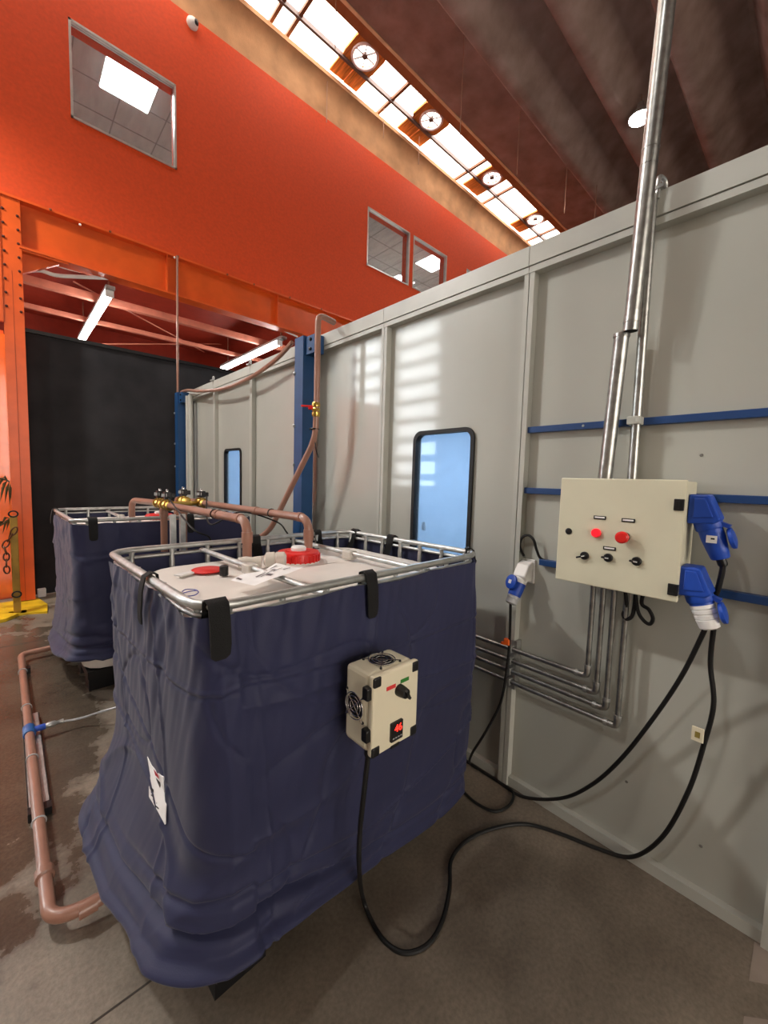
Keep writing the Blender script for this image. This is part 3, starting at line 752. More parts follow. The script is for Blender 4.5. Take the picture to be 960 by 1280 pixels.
fan((hx0 + HW * .52, HY + .07, hz1), (0, 0, 1), (1, 0, 0), .036)
fan((hx0, HY + .078, hz0 + HH * .52), (-1, 0, 0), (0, 1, 0), .034)
kx, kz = hx0 + HW * .55, hz0 + HH * .72
kn = G().lathe((kx, HY, kz), (0, -1, 0), [(.017, 0), (.017, .01), (.014, .03), (.012, .031)], 20).build('knob', BLACKP, t)
G().obox((kx, HY - .034, kz), (.007, .012, .03), (math.cos(R(30)), 0, math.sin(R(30))), (0, 1, 0)).build('knob_grip', BLACKP, kn, False)
G().obox((kx - .032, HY - .0005, kz + .018), (.035, .001, .011), (1, 0, .0)).build('red_label', REDLAB, t, False)
G().obox((kx + .022, HY - .0005, kz + .022), (.034, .001, .011), (1, 0, .0)).build('green_label', GREEN, t, False)
dx, dz = hx0 + HW * .5, hz0 + HH * .2
dsp = G().obox((dx, HY - .003, dz), (.046, .01, .055), (1, 0, 0)).build('temperature_display', BLACKP, t, False, bevel=.002)
text_mesh('46', .03, 'red_digits', LEDR, (dx + .003, HY - .0085, dz + .009), (1, 0, 0), (0, 0, 1), dsp)
for k in range(4): G().obox((dx - .015 + k * .01, HY - .0085, dz - .017), (.006, .001, .003), (1, 0, 0)).build('display_button', GREYG, dsp, False)
G().lathe((hx0 + .02, HY + .04, hz0 + .002), (0, 0, -1), [(.012, 0), (.012, .02), (.008, .03)], 12).build('cable_gland', BLACKP, t)

# cover label
P = [on_x(u, v, .212) for u, v in ((184, 946), (189, 957), (204, 972), (205, 990), (207, 1008), (206, 1031), (197, 1014), (186, 996), (186, 983), (188, 970))]
nrm = Vector((-.97, -.25, .05)).normalized()
# sit just outside the cover surface
dg = bpy.context.evaluated_depsgraph_get()
cvo = [o for o in tank1.children if o.name.startswith('cover')][0]
bpy.context.view_layer.update()
def onto(u, v, obj, lift=.009):
    d = ray(u, v).normalized(); mi = obj.matrix_world.inverted()
    ok, loc, nn, ix = obj.ray_cast(mi @ CP, (mi.to_3x3() @ d).normalized())
    return (obj.matrix_world @ loc - d * lift) if ok else None
P = [onto(u, v, cvo) for u, v in ((184, 946), (189, 957), (204, 972), (205, 990), (207, 1008), (206, 1031), (197, 1014), (186, 996), (186, 983), (188, 970))]
if all(P):
    back = Vector((.003, .001, 0))
    lb = G().add(P + [p + back for p in P], [tuple(range(10))[::-1], tuple(range(10, 20))] + [(i, (i + 1) % 10, 10 + (i + 1) % 10, 10 + i) for i in range(10)]).build('paper_label', PAPER, tank1, False)
    for mt_, pts in ((INKR, ((192, 962), (197, 968), (199, 974), (194, 969))), (INK, ((191, 976), (194, 979), (194, 983), (191, 980))), (INK, ((189, 984), (192, 987), (192, 991), (189, 988))),
                     (INK, ((195, 972), (200, 978), (200, 985), (196, 978))), (INK, ((190, 997), (196, 1003), (196, 1005), (190, 999))), (INK, ((194, 1006), (203, 1014), (203, 1016), (194, 1008))), (INK, ((188, 992), (191, 994), (191, 996), (188, 994)))):
        Q = [onto(u, v, cvo, .0125) for u, v in pts]
        if all(Q): G().add(Q, [(0, 1, 2, 3)]).build('print_mark', mt_, lb, False)

# things lying on the near tank ------------------------------------------
ZT = 1.127
c = on_z(256, 714, ZT)
t = thing('red_disc_tag', 'red round plastic disc with white handle on the tank top', 'tag', (c.x, c.y, ZT))
G().lathe((c.x + .01, c.y, ZT), (0, 0, 1), [(.058, .001), (.06, .005), (.055, .008)], 32).build('disc', REDP, t)
q = on_z(221, 721, ZT); G().bar(q + Vector((0, 0, .004)), Vector((c.x - .04, c.y, ZT + .004)),   .03, .005).build('handle', WHITEP, t, False)
c = on_z(280, 719, ZT)  # loose black cap, upright on the tank top
t = thing('black_cap', 'small black cylindrical cap standing on the white tank top', 'cap', (c.x, c.y, ZT))
G().lathe((c.x, c.y, ZT), (0, 0, 1), [(.015, 0), (.016, .003), (.016, .034), (.013, .036)], 20).build('body', BLACKP, t)
G().lathe((c.x, c.y, ZT + .036), (0, 0, 1), [(.013, 0), (.009, .002)], 20).build('top', BLACKR, t)
# paper sheet
cs = [on_z(288, 730, 1.146), on_z(318, 737, 1.16), on_z(380, 713, 1.166), on_z(345, 709, 1.166)]
t = thing('paper_sheet', 'crumpled printed paper sheet lying on the white tank top', 'paper', cs[0])
def sheet(u, v, lift=0):
    p = (cs[0] * (1 - u) + cs[3] * u) * (1 - v) + (cs[1] * (1 - u) + cs[2] * u) * v
    return p + Vector((0, 0, .006 * math.sin(u * 7) * math.cos(v * 5) + .012 + lift))
G().grid(lambda u, v: sheet(u, v), 20, 14).build('sheet', PAPER, t, ang=180)
def ink(u0, u1, v0, v1, mt_):
    G().grid(lambda a, b: sheet(u0 + (u1 - u0) * a, v0 + (v1 - v0) * b, .0022), 8, 6).build('print_mark', mt_, t, ang=180)
for (a, b, c0, d0) in ((.3, .5, .4, .44), (.35, .62, .5, .53), (.5, .7, .3, .33), (.42, .48, .55, .75), (.55, .75, .6, .63), (.06, .1, .1, .3), (.75, .9, .15, .2), (.6, .66, .4, .55), (.68, .84, .74, .78)):
    ink(a, b, c0, d0, mat('ink_grey', '6d6468', .8))
# blue scribble on tank top
G().tube(spline([on_z(u, v, ZT - .001) for u, v in ((226, 741), (232, 737), (243, 737), (248, 740), (243, 744), (232, 745), (228, 742), (238, 739), (247, 738))]), .0016, 6).build('pen_scribble', INKB, tank1)
# translucent jar lying by the lid
c = on_z(330, 700, ZT + .03)
t = thing('plastic_fitting', 'translucent white plastic hose fitting lying beside the red lid', 'fitting', (c.x, c.y, ZT))
ax = Vector((.8, -.5, 0)).normalized()
G().lathe(c + ax * .0, ax, [(.018, 0), (.032, .01), (.034, .04), (.03, .045), (.034, .05), (.034, .08), (.02, .09)], 20).build('jar', CLEARP, t)
G().lathe(c - ax * .1 + Vector((0, 0, -.008)), ax, [(.02, 0), (.024, .03), (.02, .06), (.024, .09)], 16).build('neck', CLEARP, t)

# ================================================================== VALVE MANIFOLD AND PIPES
ZP = 1.3
def drop_pipe(uv_el, uv_end, drop_z, lab, couple):
    e = on_z(*uv_el, ZP); s_ = on_z(*uv_end, ZP)
    t = thing('brown_pipe', lab, 'pipe', (e.x, e.y, drop_z))
    G().tube(fillet([s_, e, (e.x, e.y, drop_z)], .075, 10), .021, 14).build('pipe_run', COPPER, t)
    dv = (s_ - e).normalized()
    for k in couple: G().lathe(e + dv * k, dv, [(.0245, 0), (.0245, .03)], 14).build('coupling', COPPER, t)
    G().lathe(e + Vector((0, 0, -.055)), (0, 0, -1), [(.0255, 0), (.0255, .05)], 14).build('elbow_collar', COPPER, t)
    G().tube([e + dv * .35 + Vector((math.cos(R(a)) * .0, 0, 0)) + (Vector((0, 0, 1)) * math.cos(R(a)) + dv.cross(Vector((0, 0, 1))) * math.sin(R(a))) * .023 for a in range(0, 360, 30)], .003, 6, True).build('cable_tie', BLACKP, t)
    return e, s_
e1, s1 = drop_pipe((309, 650), (212, 632), 1.118, 'brown pipe bending down into the tank top beside the fitting', (.06, .3))
e2, s2 = drop_pipe((386, 648), (255, 629), 1.118, 'brown pipe bending down into the tank top behind the red lid', (.06, .5))
# tank 2 side
e3 = on_z(165, 626, ZP + .02); s3 = on_z(192, 631, ZP)
t = thing('brown_pipe', 'short brown pipe bending down into the tank by the black curtain', 'pipe', (e3.x, 3.6, 1.118))
e3 = Vector((on_y(165, 640, 3.45).x, 3.45, ZP)); s3 = Vector((s1.x, s1.y + .28, ZP))
G().tube(fillet([s3, (e3.x, e3.y, ZP), (e3.x, e3.y, 1.118)], .07, 8), .021, 12).build('pipe_run', COPPER, t)
t = thing('brown_pipe', 'short brown pipe from the rear valves to the tank by the curtain', 'pipe', (1.02, 3.6, 1.118))
G().tube(fillet([(s2.x, s2.y + .1, ZP), (s2.x, 3.6, ZP), (s2.x, 3.6, 1.118)], .07, 8), .021, 12).build('pipe_run', COPPER, t)
def valve(p, dirv, lab):
    p = Vector(p); dirv = Vector(dirv).normalized()
    t = thing('solenoid_valve', lab, 'valve', p, group='brass solenoid valves between the tanks')
    G().lathe(p - dirv * .06, dirv, [(.026, 0), (.034, .004), (.034, .022), (.026, .026), (.03, .05), (.034, .06), (.03, .07), (.026, .094), (.034, .098), (.034, .116), (.026, .12)], 14).build('body', BRASS, t)
    G().lathe(p, (0, 0, 1), [(.02, 0), (.02, .035), (.012, .038)], 12).build('bonnet', BRASS, t)
    cb = G().obox(p + Vector((0, 0, .062)), (.05, .04, .045), dirv).build('coil', BLACKP, t, False, bevel=.003)
    G().obox(p + Vector((-.022, -.016, .064)) , (.002, .034, .02), (-.68, -.73, 0)).build('coil_label', GREYG, cb, False)
    G().lathe(p + Vector((0, 0, .084)), (0, 0, 1), [(.008, 0), (.008, .012), (.005, .016)], 10).build('nut', CHROME, cb)
    G().obox(p + Vector((.03, .0, .06)), (.03, .03, .03), dirv).build('connector', BLACKP, cb, False, bevel=.003)
d12 = (s1 - e1).normalized()
v1 = s1 + Vector((0, .05, 0)); v2 = Vector((s1.x, s1.y + .22, ZP)); v3 = s2 + Vector((0, .05, 0)); v4 = Vector((s2.x - .1, s2.y + .12, ZP + .01))
for vv_, lb in ((v1, 'brass solenoid valve at the end of the near brown pipe'), (v2, 'brass solenoid valve on the short pipe to the far tank'), (v3, 'brass solenoid valve at the end of the pipe behind the lid'), (v4, 'brass solenoid valve in the middle of the manifold')):
    valve(vv_, (0, 1, 0), lb)
t = thing('manifold_block', 'brass manifold pipe joining the solenoid valves', 'manifold', (.8, 2.75, 1.28))
G().tube([(s1.x, s1.y + .13, ZP), (s2.x - .1, s2.y - .02, ZP), (s2.x, s2.y + .1, ZP)], .018, 12).build('cross_tube', BRASS, t)
for i, (x, y) in enumerate(((s1.x + .0, s1.y + .13), (s2.x - .12, s2.y + .05))):
    t = thing('riser_pipe', ('brown vertical riser pipe below the near valves', 'brown vertical riser pipe below the rear valves')[i], 'pipe', (x, y, 0))
    G().cyl((x, y, .0), (x, y, ZP - .02), .021).build('pipe_run', COPPER, t)
    G().lathe((x, y, ZP - .08), (0, 0, 1), [(.026, 0), (.026, .05)], 14).build('coupling', COPPER, t)
for i, (u, v) in enumerate(((216, 650), (228, 650))):
    p = on_z(u, v, 1.2); p = Vector((.66 + i * .09, 2.45 , 0)); p = on_y(u, v, 2.5)
    t = thing('support_leg', ('grey metal strut under the manifold beside the near riser', 'grey metal strut under the manifold away from the near riser')[i], 'strut', (p.x, 2.5, 0), group='struts under the valve manifold')
    G().box(p.x - .014, p.x + .014, 2.486, 2.514, .01, 1.27).build('strut', GALV, t, False)
    G().box(p.x - .04, p.x + .04, 2.46, 2.54, 0, .01).build('foot', GALV, t, False)
# thin black valve cables
tag(G().tube(spline([v3 + Vector((.03, -.02, .05)), on_y(262, 655, 2.5), on_y(300, 640, 2.3), on_y(345, 652, 2.2), on_y(358, 665, 2.15), on_y(366, 678, 2.12)]), .005, 6).build('thin_cable', BLACKR), 'thin black cable drooping from the rear valves behind the pipes', 'cable')
tag(G().tube(spline([v1 + Vector((.0, -.02, .05)), on_y(240, 660, 2.3), on_y(262, 672, 2.3), on_y(264, 690, 2.3)]), .005, 6).build('thin_cable', BLACKR), 'thin black cable hanging from the near valve', 'cable')

# ================================================================== FLOOR PIPE
ZF = .06
pA = on_z(112, 1132, ZF); pB = on_z(62, 1150, ZF); pC = on_z(26, 818, ZF); pD = on_z(66, 798, ZF)
t = thing('floor_pipe', 'long brown pipe along the floor joining the two tanks', 'pipe', pB)
pD = Vector((.36, pC.y + .02, ZF)); pA2 = Vector((.42, pA.y - .0, ZF + .02))
G().tube(fillet([pA2, pA, pB, pC, pD], .07, 10), .021, 16).build('pipe_run', COPPER, t)
dv = (pC - pB).normalized()
for k in (.18, .5, 1.0, 1.6, 2.2):
    if k == .18: G().lathe(pB + dv * k, dv, [(.022, 0), (.029, .004), (.029, .04), (.022, .045)], 18).build('coupling', COPPER, t)
    else: G().tube([pB + dv * k * 1.0 + (Vector((1, 0, 0)) * math.cos(R(a)) + Vector((0, 0, 1)) * math.sin(R(a))) * .0235 for a in range(0, 360, 24)], .003, 6, True).build('clip_ring', GREYG, t)
G().lathe(pA - Vector((.03, 0, 0)), (1, 0, 0), [(.025, 0), (.025, .05)], 16).build('elbow_collar', COPPER, t)
pt = on_z(42, 912, ZF); kt = (pt - pB).dot(dv); pt = pB + dv * kt
te = G().lathe(pt - dv * .05, dv, [(.026, 0), (.028, .005), (.028, .085), (.026, .09)], 16).build('blue_tee', mat('blue_tee_plastic', '2d5f9e', .4), t)
G().lathe(pt, (1, 0, 0), [(.016, .02), (.016, .07)], 12).build('outlet', BLUEP, te)
for yy in (2.3,): G().box(pB.x - .03, pB.x + .03, pB.y + yy, pB.y + yy + .04, 0, ZF - .02).build('support_block', BLACKP, t, False)
t = thing('hose_fitting', 'clear thin hose from the blue tee to the near tank', 'hose', (pt.x + .1, pt.y, ZF))
G().lathe((pt.x + .07, pt.y, ZF), (1, 0, 0), [(.012, 0), (.016, .01), (.016, .04), (.01, .05), (.012, .08)], 12).build('nipple', GALV, t)
hp = [Vector((pt.x + .13, pt.y, ZF)), on_z(100, 898, .05), on_z(125, 890, .08), on_z(150, 883, .1)]
G().tube(spline(hp), .006, 8).build('hose', HOSE, t)
a = on_z(44, 935, .0); b = on_z(40, 1018, .0)
t = thing('steel_channel', 'slotted grey steel channel lying beside the floor pipe', 'channel', b)
xx = pB.x + .004
y1c = a.y + .35
for sg in (-1, 1): G().box(xx + sg * .036 - .002, xx + sg * .036 + .002, b.y, y1c, 0, .034).build('side_wall', GALV, t, False)
G().box(xx - .038, xx + .038, b.y, y1c, .031, .034).build('top_face', GALV, t, False)
G().box(xx - .04, xx + .04, b.y - .05, b.y, 0, .036).build('end_cap', BLACKP, t, False)

# ================================================================== CONTROL CABINET
BX = XW - .215     # door front
by0, by1, bz0, bz1 = .295, .70, 1.125, 1.528
t = thing('control_cabinet', 'cream metal control cabinet with red buttons and black switches', 'control cabinet', (XW - .035, .5, bz0))
G().box(BX + .022, XW - .032, by0 + .004, by1 - .004, bz0 + .004, bz1 - .004).build('body', CREAMS, t, False, bevel=.004)
dr = G().box(BX, BX + .02, by0, by1, bz0, bz1).build('door', CREAMS, t, False, bevel=.004)
def onb(u, v): return on_x(u, v, BX)
for u, v in ((849, 631), (841, 737)):
    p = onb(u, v); hg = G().box(BX - .006, BX + .012, p.y - .014, p.y + .014, p.z - .019, p.z + .019).build('latch', BLACKP, dr, False, bevel=.002)
    G().box(BX - .008, BX - .005, p.y - .006, p.y + .006, p.z - .009, p.z + .009).build('latch_slot', DARK, hg, False)
def button(u, v, r, dep, mt_, name, base=BLACKP):
    p = onb(u, v)
    o = G().lathe((BX, p.y, p.z), (-1, 0, 0), [(r, 0), (r, dep * .7), (r * .85, dep), (r * .3, dep * 1.02)], 24).build(name, mt_, dr); return o, p
button(711, 664, .0125, .004, BLACKP, 'blanking_plug')
o, p = button(745.5, 666, .0165, .012, REDL, 'pilot_light')
o, p = button(781, 671, .017, .01, BLACKP, 'emergency_base')
G().lathe((BX - .01, p.y, p.z), (-1, 0, 0), [(.013, 0), (.013, .012), (.021, .014), (.021, .026), (.016, .031), (.004, .032)], 24).build('emergency_button', REDP, dr)
for i, (u, v, an) in enumerate(((731, 694.5, 200), (760.5, 697, 178), (796, 701.5, 178))):
    o, p = button(u, v, .0155, .01, BLACKP, 'rotary_switch')
    a = R(an); d = Vector((0, -math.cos(a), math.sin(a)))
    L_ = .026 if i == 0 else .022
    G().obox(Vector((BX - .013, p.y, p.z)) + d * L_ * .35, (L_ * (1.4 if i == 0 else 1.1), .007, .012), d, (0, 0, 1) if abs(d.z) < .7 else (0, 1, 0)).build('pointer', BLACKP, o, False, bevel=.002)
    G().obox(Vector((BX - .02, p.y, p.z)), (.012, .003, .0012), d, (0, 0, 1)).build('white_mark', WHITEP, o, False)
for u, v in ((750, 647), (785.5, 650.5), (762, 685.5)):
    p = onb(u, v); h_ = G().box(BX - .003, BX, p.y - .021, p.y + .021, p.z - .0065, p.z + .0065).build('label_holder', BLACKP, dr, False)
    G().box(BX - .0036, BX - .0028, p.y - .017, p.y + .017, p.z - .002, p.z + .0035).build('label_insert', WHITEP, h_, False)

# ---- conduits above the cabinet
CX = XW - .075
def conduit(name, pts, r, lab, extra=(), group=None, cat='conduit', mt_=GALVD):
    t = thing(name, lab, cat, pts[-1], group=group)
    G().tube(pts, r, 18).build('tube', mt_, t)
    for p, d, rr, ln in extra: G().lathe(p, d, [(rr, 0), (rr, ln)], 18).build('collar', mt_, t)
    return t
p0 = on_x(756, 598, CX); p1 = on_x(777, 420, CX - .01)
p0.z = bz1 - .002
t = conduit('wide_conduit', [p0, p1], .026, 'wide zinc conduit rising from the cabinet top, lower length', [(p1 - (p1 - p0).normalized() * .005, (p1 - p0), .029, .012)])
q0 = on_x(788, 414, CX - .03); q1 = on_x(834, 0, CX - .08); q2 = q0 + (q1 - q0) * 1.15
q1 = q0 + (q1 - q0) * ((7.37 - q0.z) / (q1.z - q0.z))
# upper conduit: open lower end, runs up towards the roof
tu = thing('wide_conduit', 'tall wide zinc conduit rising past the booth top towards the roof', 'conduit', q0)
G().tube([q0, q1], .0265, 20).build('tube', GALVD, tu)
dq = (q1 - q0).normalized()
G().lathe(q0 - dq * .001, dq, [(.023, 0), (.023, .0008)], 18).build('open_end', DARK, tu)
for k in (.03, .55, .6): G().lathe(q0 + dq * k, dq, [(.028, 0), (.028, .006)], 20).build('collar', GALVD, tu)
s0 = on_x(790, 598, XW - .05); s1_ = on_x(816, 245, XW - .06); s0.z = bz1 - .002
ts = conduit('narrow_conduit', [s0, s1_], .0165, 'narrow zinc conduit clipped between the cabinet and the booth top')
pc = on_x(794, 526, XW - .055); G().obox(pc, (.045, .05, .03), (0, 1, 0), (1, 0, 0)).build('saddle_clip', GREYF, ts, False, bevel=.003)
hk = on_x(823, 243, XW - .05)
t = thing('beam_clamp', 'small metal clamp on the booth top rail by the conduit', 'clamp', (XW - .05, hk.y, TOP))
hk.z = TOP + .012
G().box(XW - .07, XW + .0, hk.y - .02, hk.y + .02, TOP, TOP + .012).build('plate', GALV, t, False)
G().tube(fillet([(XW - .06, hk.y, TOP - .03), (XW - .06, hk.y, TOP + .05), (XW - .01, hk.y - .01, TOP + .05), (XW - .01, hk.y - .01, TOP + .01)], .02), .008, 8).build('hook', GALV, t)
# ---- four L-shaped conduits below the cabinet
KX = XW - .056
ends = [((734, 845), (589, 798)), ((745, 866), (589, 811)), ((757, 886), (589, 823)), ((771, 908), (589, 835))]
nm = ['shortest', 'second shortest', 'second longest', 'longest']
for i, (e, l) in enumerate(ends):
    pe = on_x(*e, KX); zc = pe.z
    t = thing('bent_conduit', 'zinc conduit turning from the cabinet bottom along the booth wall, %s of four' % nm[i], 'conduit', pe, group='L-shaped conduits below the cabinet')
    G().tube([(KX, pe.y, bz0 + .01), (KX, pe.y, zc + .03)], .0105, 12).build('riser', GALVD, t)
    G().tube([(KX, pe.y + .03, zc), (KX, 2.3, zc)], .0105, 12).build('run', GALVD, t)
    G().tube(fillet([(KX, pe.y, zc + .045), (KX, pe.y, zc), (KX, pe.y + .045, zc)], .02), .0135, 12).build('elbow', GALVD, t)
    for o_, d in (((KX, pe.y, zc + .035), (0, 0, 1)), ((KX, pe.y + .035, zc), (0, 1, 0))):
        G().lathe(o_, d, [(.0155, 0), (.0155, .014)], 10).build('nut', GALV, t)
py = on_x(637, 850, KX).y
t = thing('conduit_bracket', 'slotted metal bracket clamping the four conduits to the wall', 'bracket', (XW, py, .7))
zz = [on_x(*e, KX).z for e, l in ends]
G().box(XW - .043, XW - .001, py - .02, py + .02, min(zz) - .04, max(zz) + .04).build('strip', GALV, t, False)
for z in zz: G().box(KX - .016, KX + .013, py - .008, py + .008, z - .017, z + .017).build('clamp', GALV, t, False, bevel=.003)

# ---- industrial plugs at the cabinet side
def frustum(g, c0, c1, s0, s1, ex, ey):
    ex = Vector(ex).normalized(); ey = Vector(ey).normalized()
    vs = []
    for c, s_ in ((c0, s0), (c1, s1)):
        for i, j in ((-1, -1), (1, -1), (1, 1), (-1, 1)): vs.append(Vector(c) + ex * i * s_[0] / 2 + ey * j * s_[1] / 2)
    return g.add(vs, [(3, 2, 1, 0), (4, 5, 6, 7), (0, 1, 5, 4), (1, 2, 6, 5), (2, 3, 7, 6), (3, 0, 4, 7)])
def plug_set(zc, xc, lab_s, lab_p, white):
    # socket housing on the cabinet side (side faces -Y) opening downwards and outwards
    o = Vector((xc, by0 + .004, zc))
    t = thing('angled_socket', lab_s, 'socket', o)
    ax = Vector((0, -.34, -.94)).normalized(); sx = Vector((1, 0, 0)); sy = ax.cross(sx)
    G().prism([(xc - .042, by0 + .003, zc - .05), (xc - .042, by0 + .003, zc + .048), (xc - .042, by0 - .05, zc + .048), (xc - .042, by0 - .085, zc - .03), (xc - .042, by0 - .07, zc - .045)], (.084, 0, 0)).build('housing', BLUEP, t, False, bevel=.006)
    G().prism([(xc - .046, by0 - .012, zc - .03), (xc - .046, by0 - .012, zc + .036), (xc - .046, by0 - .042, zc + .036), (xc - .046, by0 - .066, zc - .024)], (.006, 0, 0)).build('side_panel', BLUEP, t, False, bevel=.003)
    b0 = Vector((xc, by0 - .038, zc - .02))
    G().lathe(b0, ax, [(.037, 0), (.039, .02), (.039, .045), (.036, .05)], 24).build('collar', BLUEP, t)
    # flap
    fo = b0 + ax * .075 + Vector((0, -.042, .0))
    fl_ = G().lathe(fo, Vector((0, -.95, .3)).normalized(), [(.03, 0), (.034, .003), (.034, .012), (.02, .016)], 20).build('hinged_flap', BLUEP, t)
    G().obox(b0 + ax * .03 + Vector((0, -.045, 0)), (.025, .03, .012), (0, -.8, -.3), (1, 0, 0)).build('flap_hinge', BLUEP, t, False)
    p0_ = b0 + ax * .045
    t2 = thing('cable_plug', lab_p, 'plug', p0_)
    if white:
        G().lathe(p0_, ax, [(.034, 0), (.034, .012)], 24).build('front_collar', BLUEP, t2)
        wb_ = G().lathe(p0_ + ax * .012, ax, [(.034, 0), (.034, .012), (.0295, .014), (.034, .017), (.033, .028), (.0285, .03), (.033, .033), (.032, .044), (.0275, .046), (.032, .049), (.03, .06), (.028, .075), (.02, .08)], 24).build('white_body', WHITEP, t2)
        end = p0_ + ax * .092
    else:
        G().lathe(p0_, ax, [(.034, 0), (.034, .03), (.03, .07), (.026, .1), (.022, .104)], 24).build('body', BLUEP, t2)
        c_ = p0_ + ax * .035
        G().obox(c_ + Vector((-.0355, -.0, 0)), (.002, .028, .024), (1, 0, .0), (0, 1, 0)).build('white_sticker', WHITEP, t2, False)
        G().obox(c_ + Vector((-.0368, -.003, .002)), (.001, .01, .005), (1, 0, .0), (0, 1, 0)).build('print_mark', INK, t2, False)
        G().lathe(p0_ + ax * .102, ax, [(.014, 0), (.014, .02), (.011, .026)], 14).build('cable_boot', BLACKP, t2)
        end = p0_ + ax * .125
    return end
u1 = on_x(884, 637, 1.66); u2 = on_x(868, 728, 1.62)
endU = plug_set(u1.z, 1.70, 'blue angled socket on the cabinet side, upper of two', 'all blue plug with white sticker in the upper cabinet socket', False)
endL = plug_set(u2.z, 1.655, 'blue angled socket on the cabinet side, lower of two', 'blue and white ribbed plug in the lower cabinet socket', True)

# ---- wall socket left of the cabinet
wp = on_x(655, 712, XW - .02)
wy, wz = wp.y - .01, wp.z
t = thing('wall_socket', 'white angled wall socket left of the control cabinet', 'socket', (XW, wy, wz - .06))
G().box(XW - .012, XW - .001, wy - .038, wy + .036, wz - .06, wz + .052).build('back_plate', WHITEP, t, False, bevel=.003)
G().prism([(XW - .012, wy - .03, wz + .046), (XW - .05, wy - .03, wz + .03), (XW - .085, wy - .03, wz - .02), (XW - .07, wy - .03, wz - .045), (XW - .012, wy - .03, wz - .056)], (0, .062, 0)).build('housing', WHITEP, t, False, bevel=.006)
ax = Vector((-.42, .12, -.9)).normalized(); b0 = Vector((XW - .052, wy + .004, wz - .03))
G().lathe(b0, ax, [(.03, 0), (.032, .012), (.032, .03)], 22).build('collar', WHITEP, t)
G().lathe(b0 + ax * .035 + Vector((-.03, .015, .01)), Vector((-.85, .35, .3)).normalized(), [(.028, 0), (.034, .003), (.034, .012), (.024, .016)], 22).build('hinged_flap', BLUEP, t)
t = thing('cable_plug', 'blue plug with grey gland hanging in the white wall socket', 'plug', b0 + ax * .03)
G().lathe(b0 + ax * .03, ax, [(.032, 0), (.032, .03), (.029, .065)], 22).build('body', BLUEP, t)
G().lathe(b0 + ax * .095, ax, [(.028, 0), (.028, .012), (.026, .014), (.026, .036), (.018, .042)], 12).build('gland', GREYG, t)
fc = b0 + ax * .035 + Vector((-.03, .015, .01)) + Vector((-.85, .35, .3)).normalized() * .0165
G().obox(fc, (.001, .018, .018), (-.85, .35, .3), (.35, .85, 0)).build('white_sticker', WHITEP, t, False)
endW = b0 + ax * .136

# ================================================================== CABLES
def cable(pts, r, lab, name='black_cable', n=12):
    return tag(G().tube(spline(pts, n), r, 8).build(name, BLACKR), lab, 'cable')
CR = .0075
def F(u, v):
    p = on_z(u, v, CR + .001); p.x = min(p.x, XW - .055); return p
X = lambda u, v, d=.02: on_x(u, v, XW - d)
hb = Vector((hx0 + .02, HY + .04, hz0 - .028))
hang = [hb] + [on_y(u, v, y) for u, v, y in ((455, 990, .82), (450, 1040, .83), (449, 1085, .84))] + [on_z(453, 1120, .07)]
cable(hang + [F(464, 1150), F(482, 1178), F(507, 1191), F(535, 1180), F(553, 1150), F(562, 1110), F(564, 1075), F(582, 1052), F(612, 1037), F(655, 1030), F(700, 1042), F(748, 1061), on_x(790, 1071, XW - .05)] +
      [X(828, 1046, .06), X(860, 990, .08), X(880, 930, .1), X(892, 880, .12), X(888, 830, .13), endL + Vector((0, -.008, 0))], CR, 'long black cable from the heater box looping over the floor to the cabinet plug')
cable([endL + Vector((0, .012, 0)), X(852, 845, .11), X(815, 900, .08), X(775, 950, .06), X(738, 982, .05), X(700, 998, .045), F(655, 993), F(620, 975), F(592, 957), F(560, 935)], CR, 'black cable curving from the lower cabinet plug along the wall foot')
cable([endW, X(637, 800, .09), X(633, 840, .09), X(625, 880, .09), X(605, 918, .1), X(590, 942, .1), F(588, 955), F(606, 962), F(628, 974), F(641, 990), F(637, 1006), F(618, 1014), F(594, 1003), F(575, 985)], CR * .85, 'black cable hanging from the wall socket plug and coiling on the floor')
cable([endU, X(901, 722, .112), X(895, 742, .1), X(884, 756, .07), X(872, 756, .05)], .0085, 'short black cable from the upper blue plug down behind the lower socket')
cable([X(655, 695, .03), X(650, 684, .035), X(652, 673, .035), X(660, 669, .035), X(667, 675, .035), X(671, 688, .03), X(676, 698, .02), X(690, 704, .012)], .006, 'small black cable loop above the white wall socket')
tag(G().tube(spline([(XW - .08, .49, bz0 + .004)] + [X(u, v, .06) for u, v in ((783, 757), (779, 768), (783, 774), (790, 770), (793, 756))] + [(XW - .08, .45, bz0 + .004)]), .007, 8).build('black_cable', BLACKR), 'short looped black cable under the cabinet beside the conduits', 'cable')
tag(G().tube(spline([(XW - .08, .455, bz0 + .004)] + [X(u, v, .06) for u, v in ((797, 762), (804, 775), (812, 780), (816, 773), (811, 762), (802, 754))] + [(XW - .08, .42, bz0 + .004)]), .007, 8).build('black_cable', BLACKR), 'larger looped black cable hanging under the cabinet', 'cable')
p = X(634, 802, .09)
t = thing('orange_clip', 'orange plastic clip on the hanging socket cable', 'clip', p)
G().obox(p, (.03, .022, .03), (0, 1, 0)).build('body', ORANGEC, t, False, bevel=.004)
G().obox(p + Vector((-.004, .018, -.012)), (.02, .012, .012), (0, 1, 0)).build('tab', ORANGEC, t, False, bevel=.002)
p = X(872, 918, .115)
t = thing('cable_tag', 'small cream tag clipped round the thick black cable', 'tag', p)
G().obox(p, (.034, .006, .05), (0, 1, -.0), (1, 0, 0)).build('plate', CREAM, t, False, bevel=.002)
G().obox(p + Vector((-.004, 0, 0)), (.014, .002, .02), (0, 1, 0), (1, 0, 0)).build('print_mark', mat('tag_print', '8a7a3a', .7), t, False)

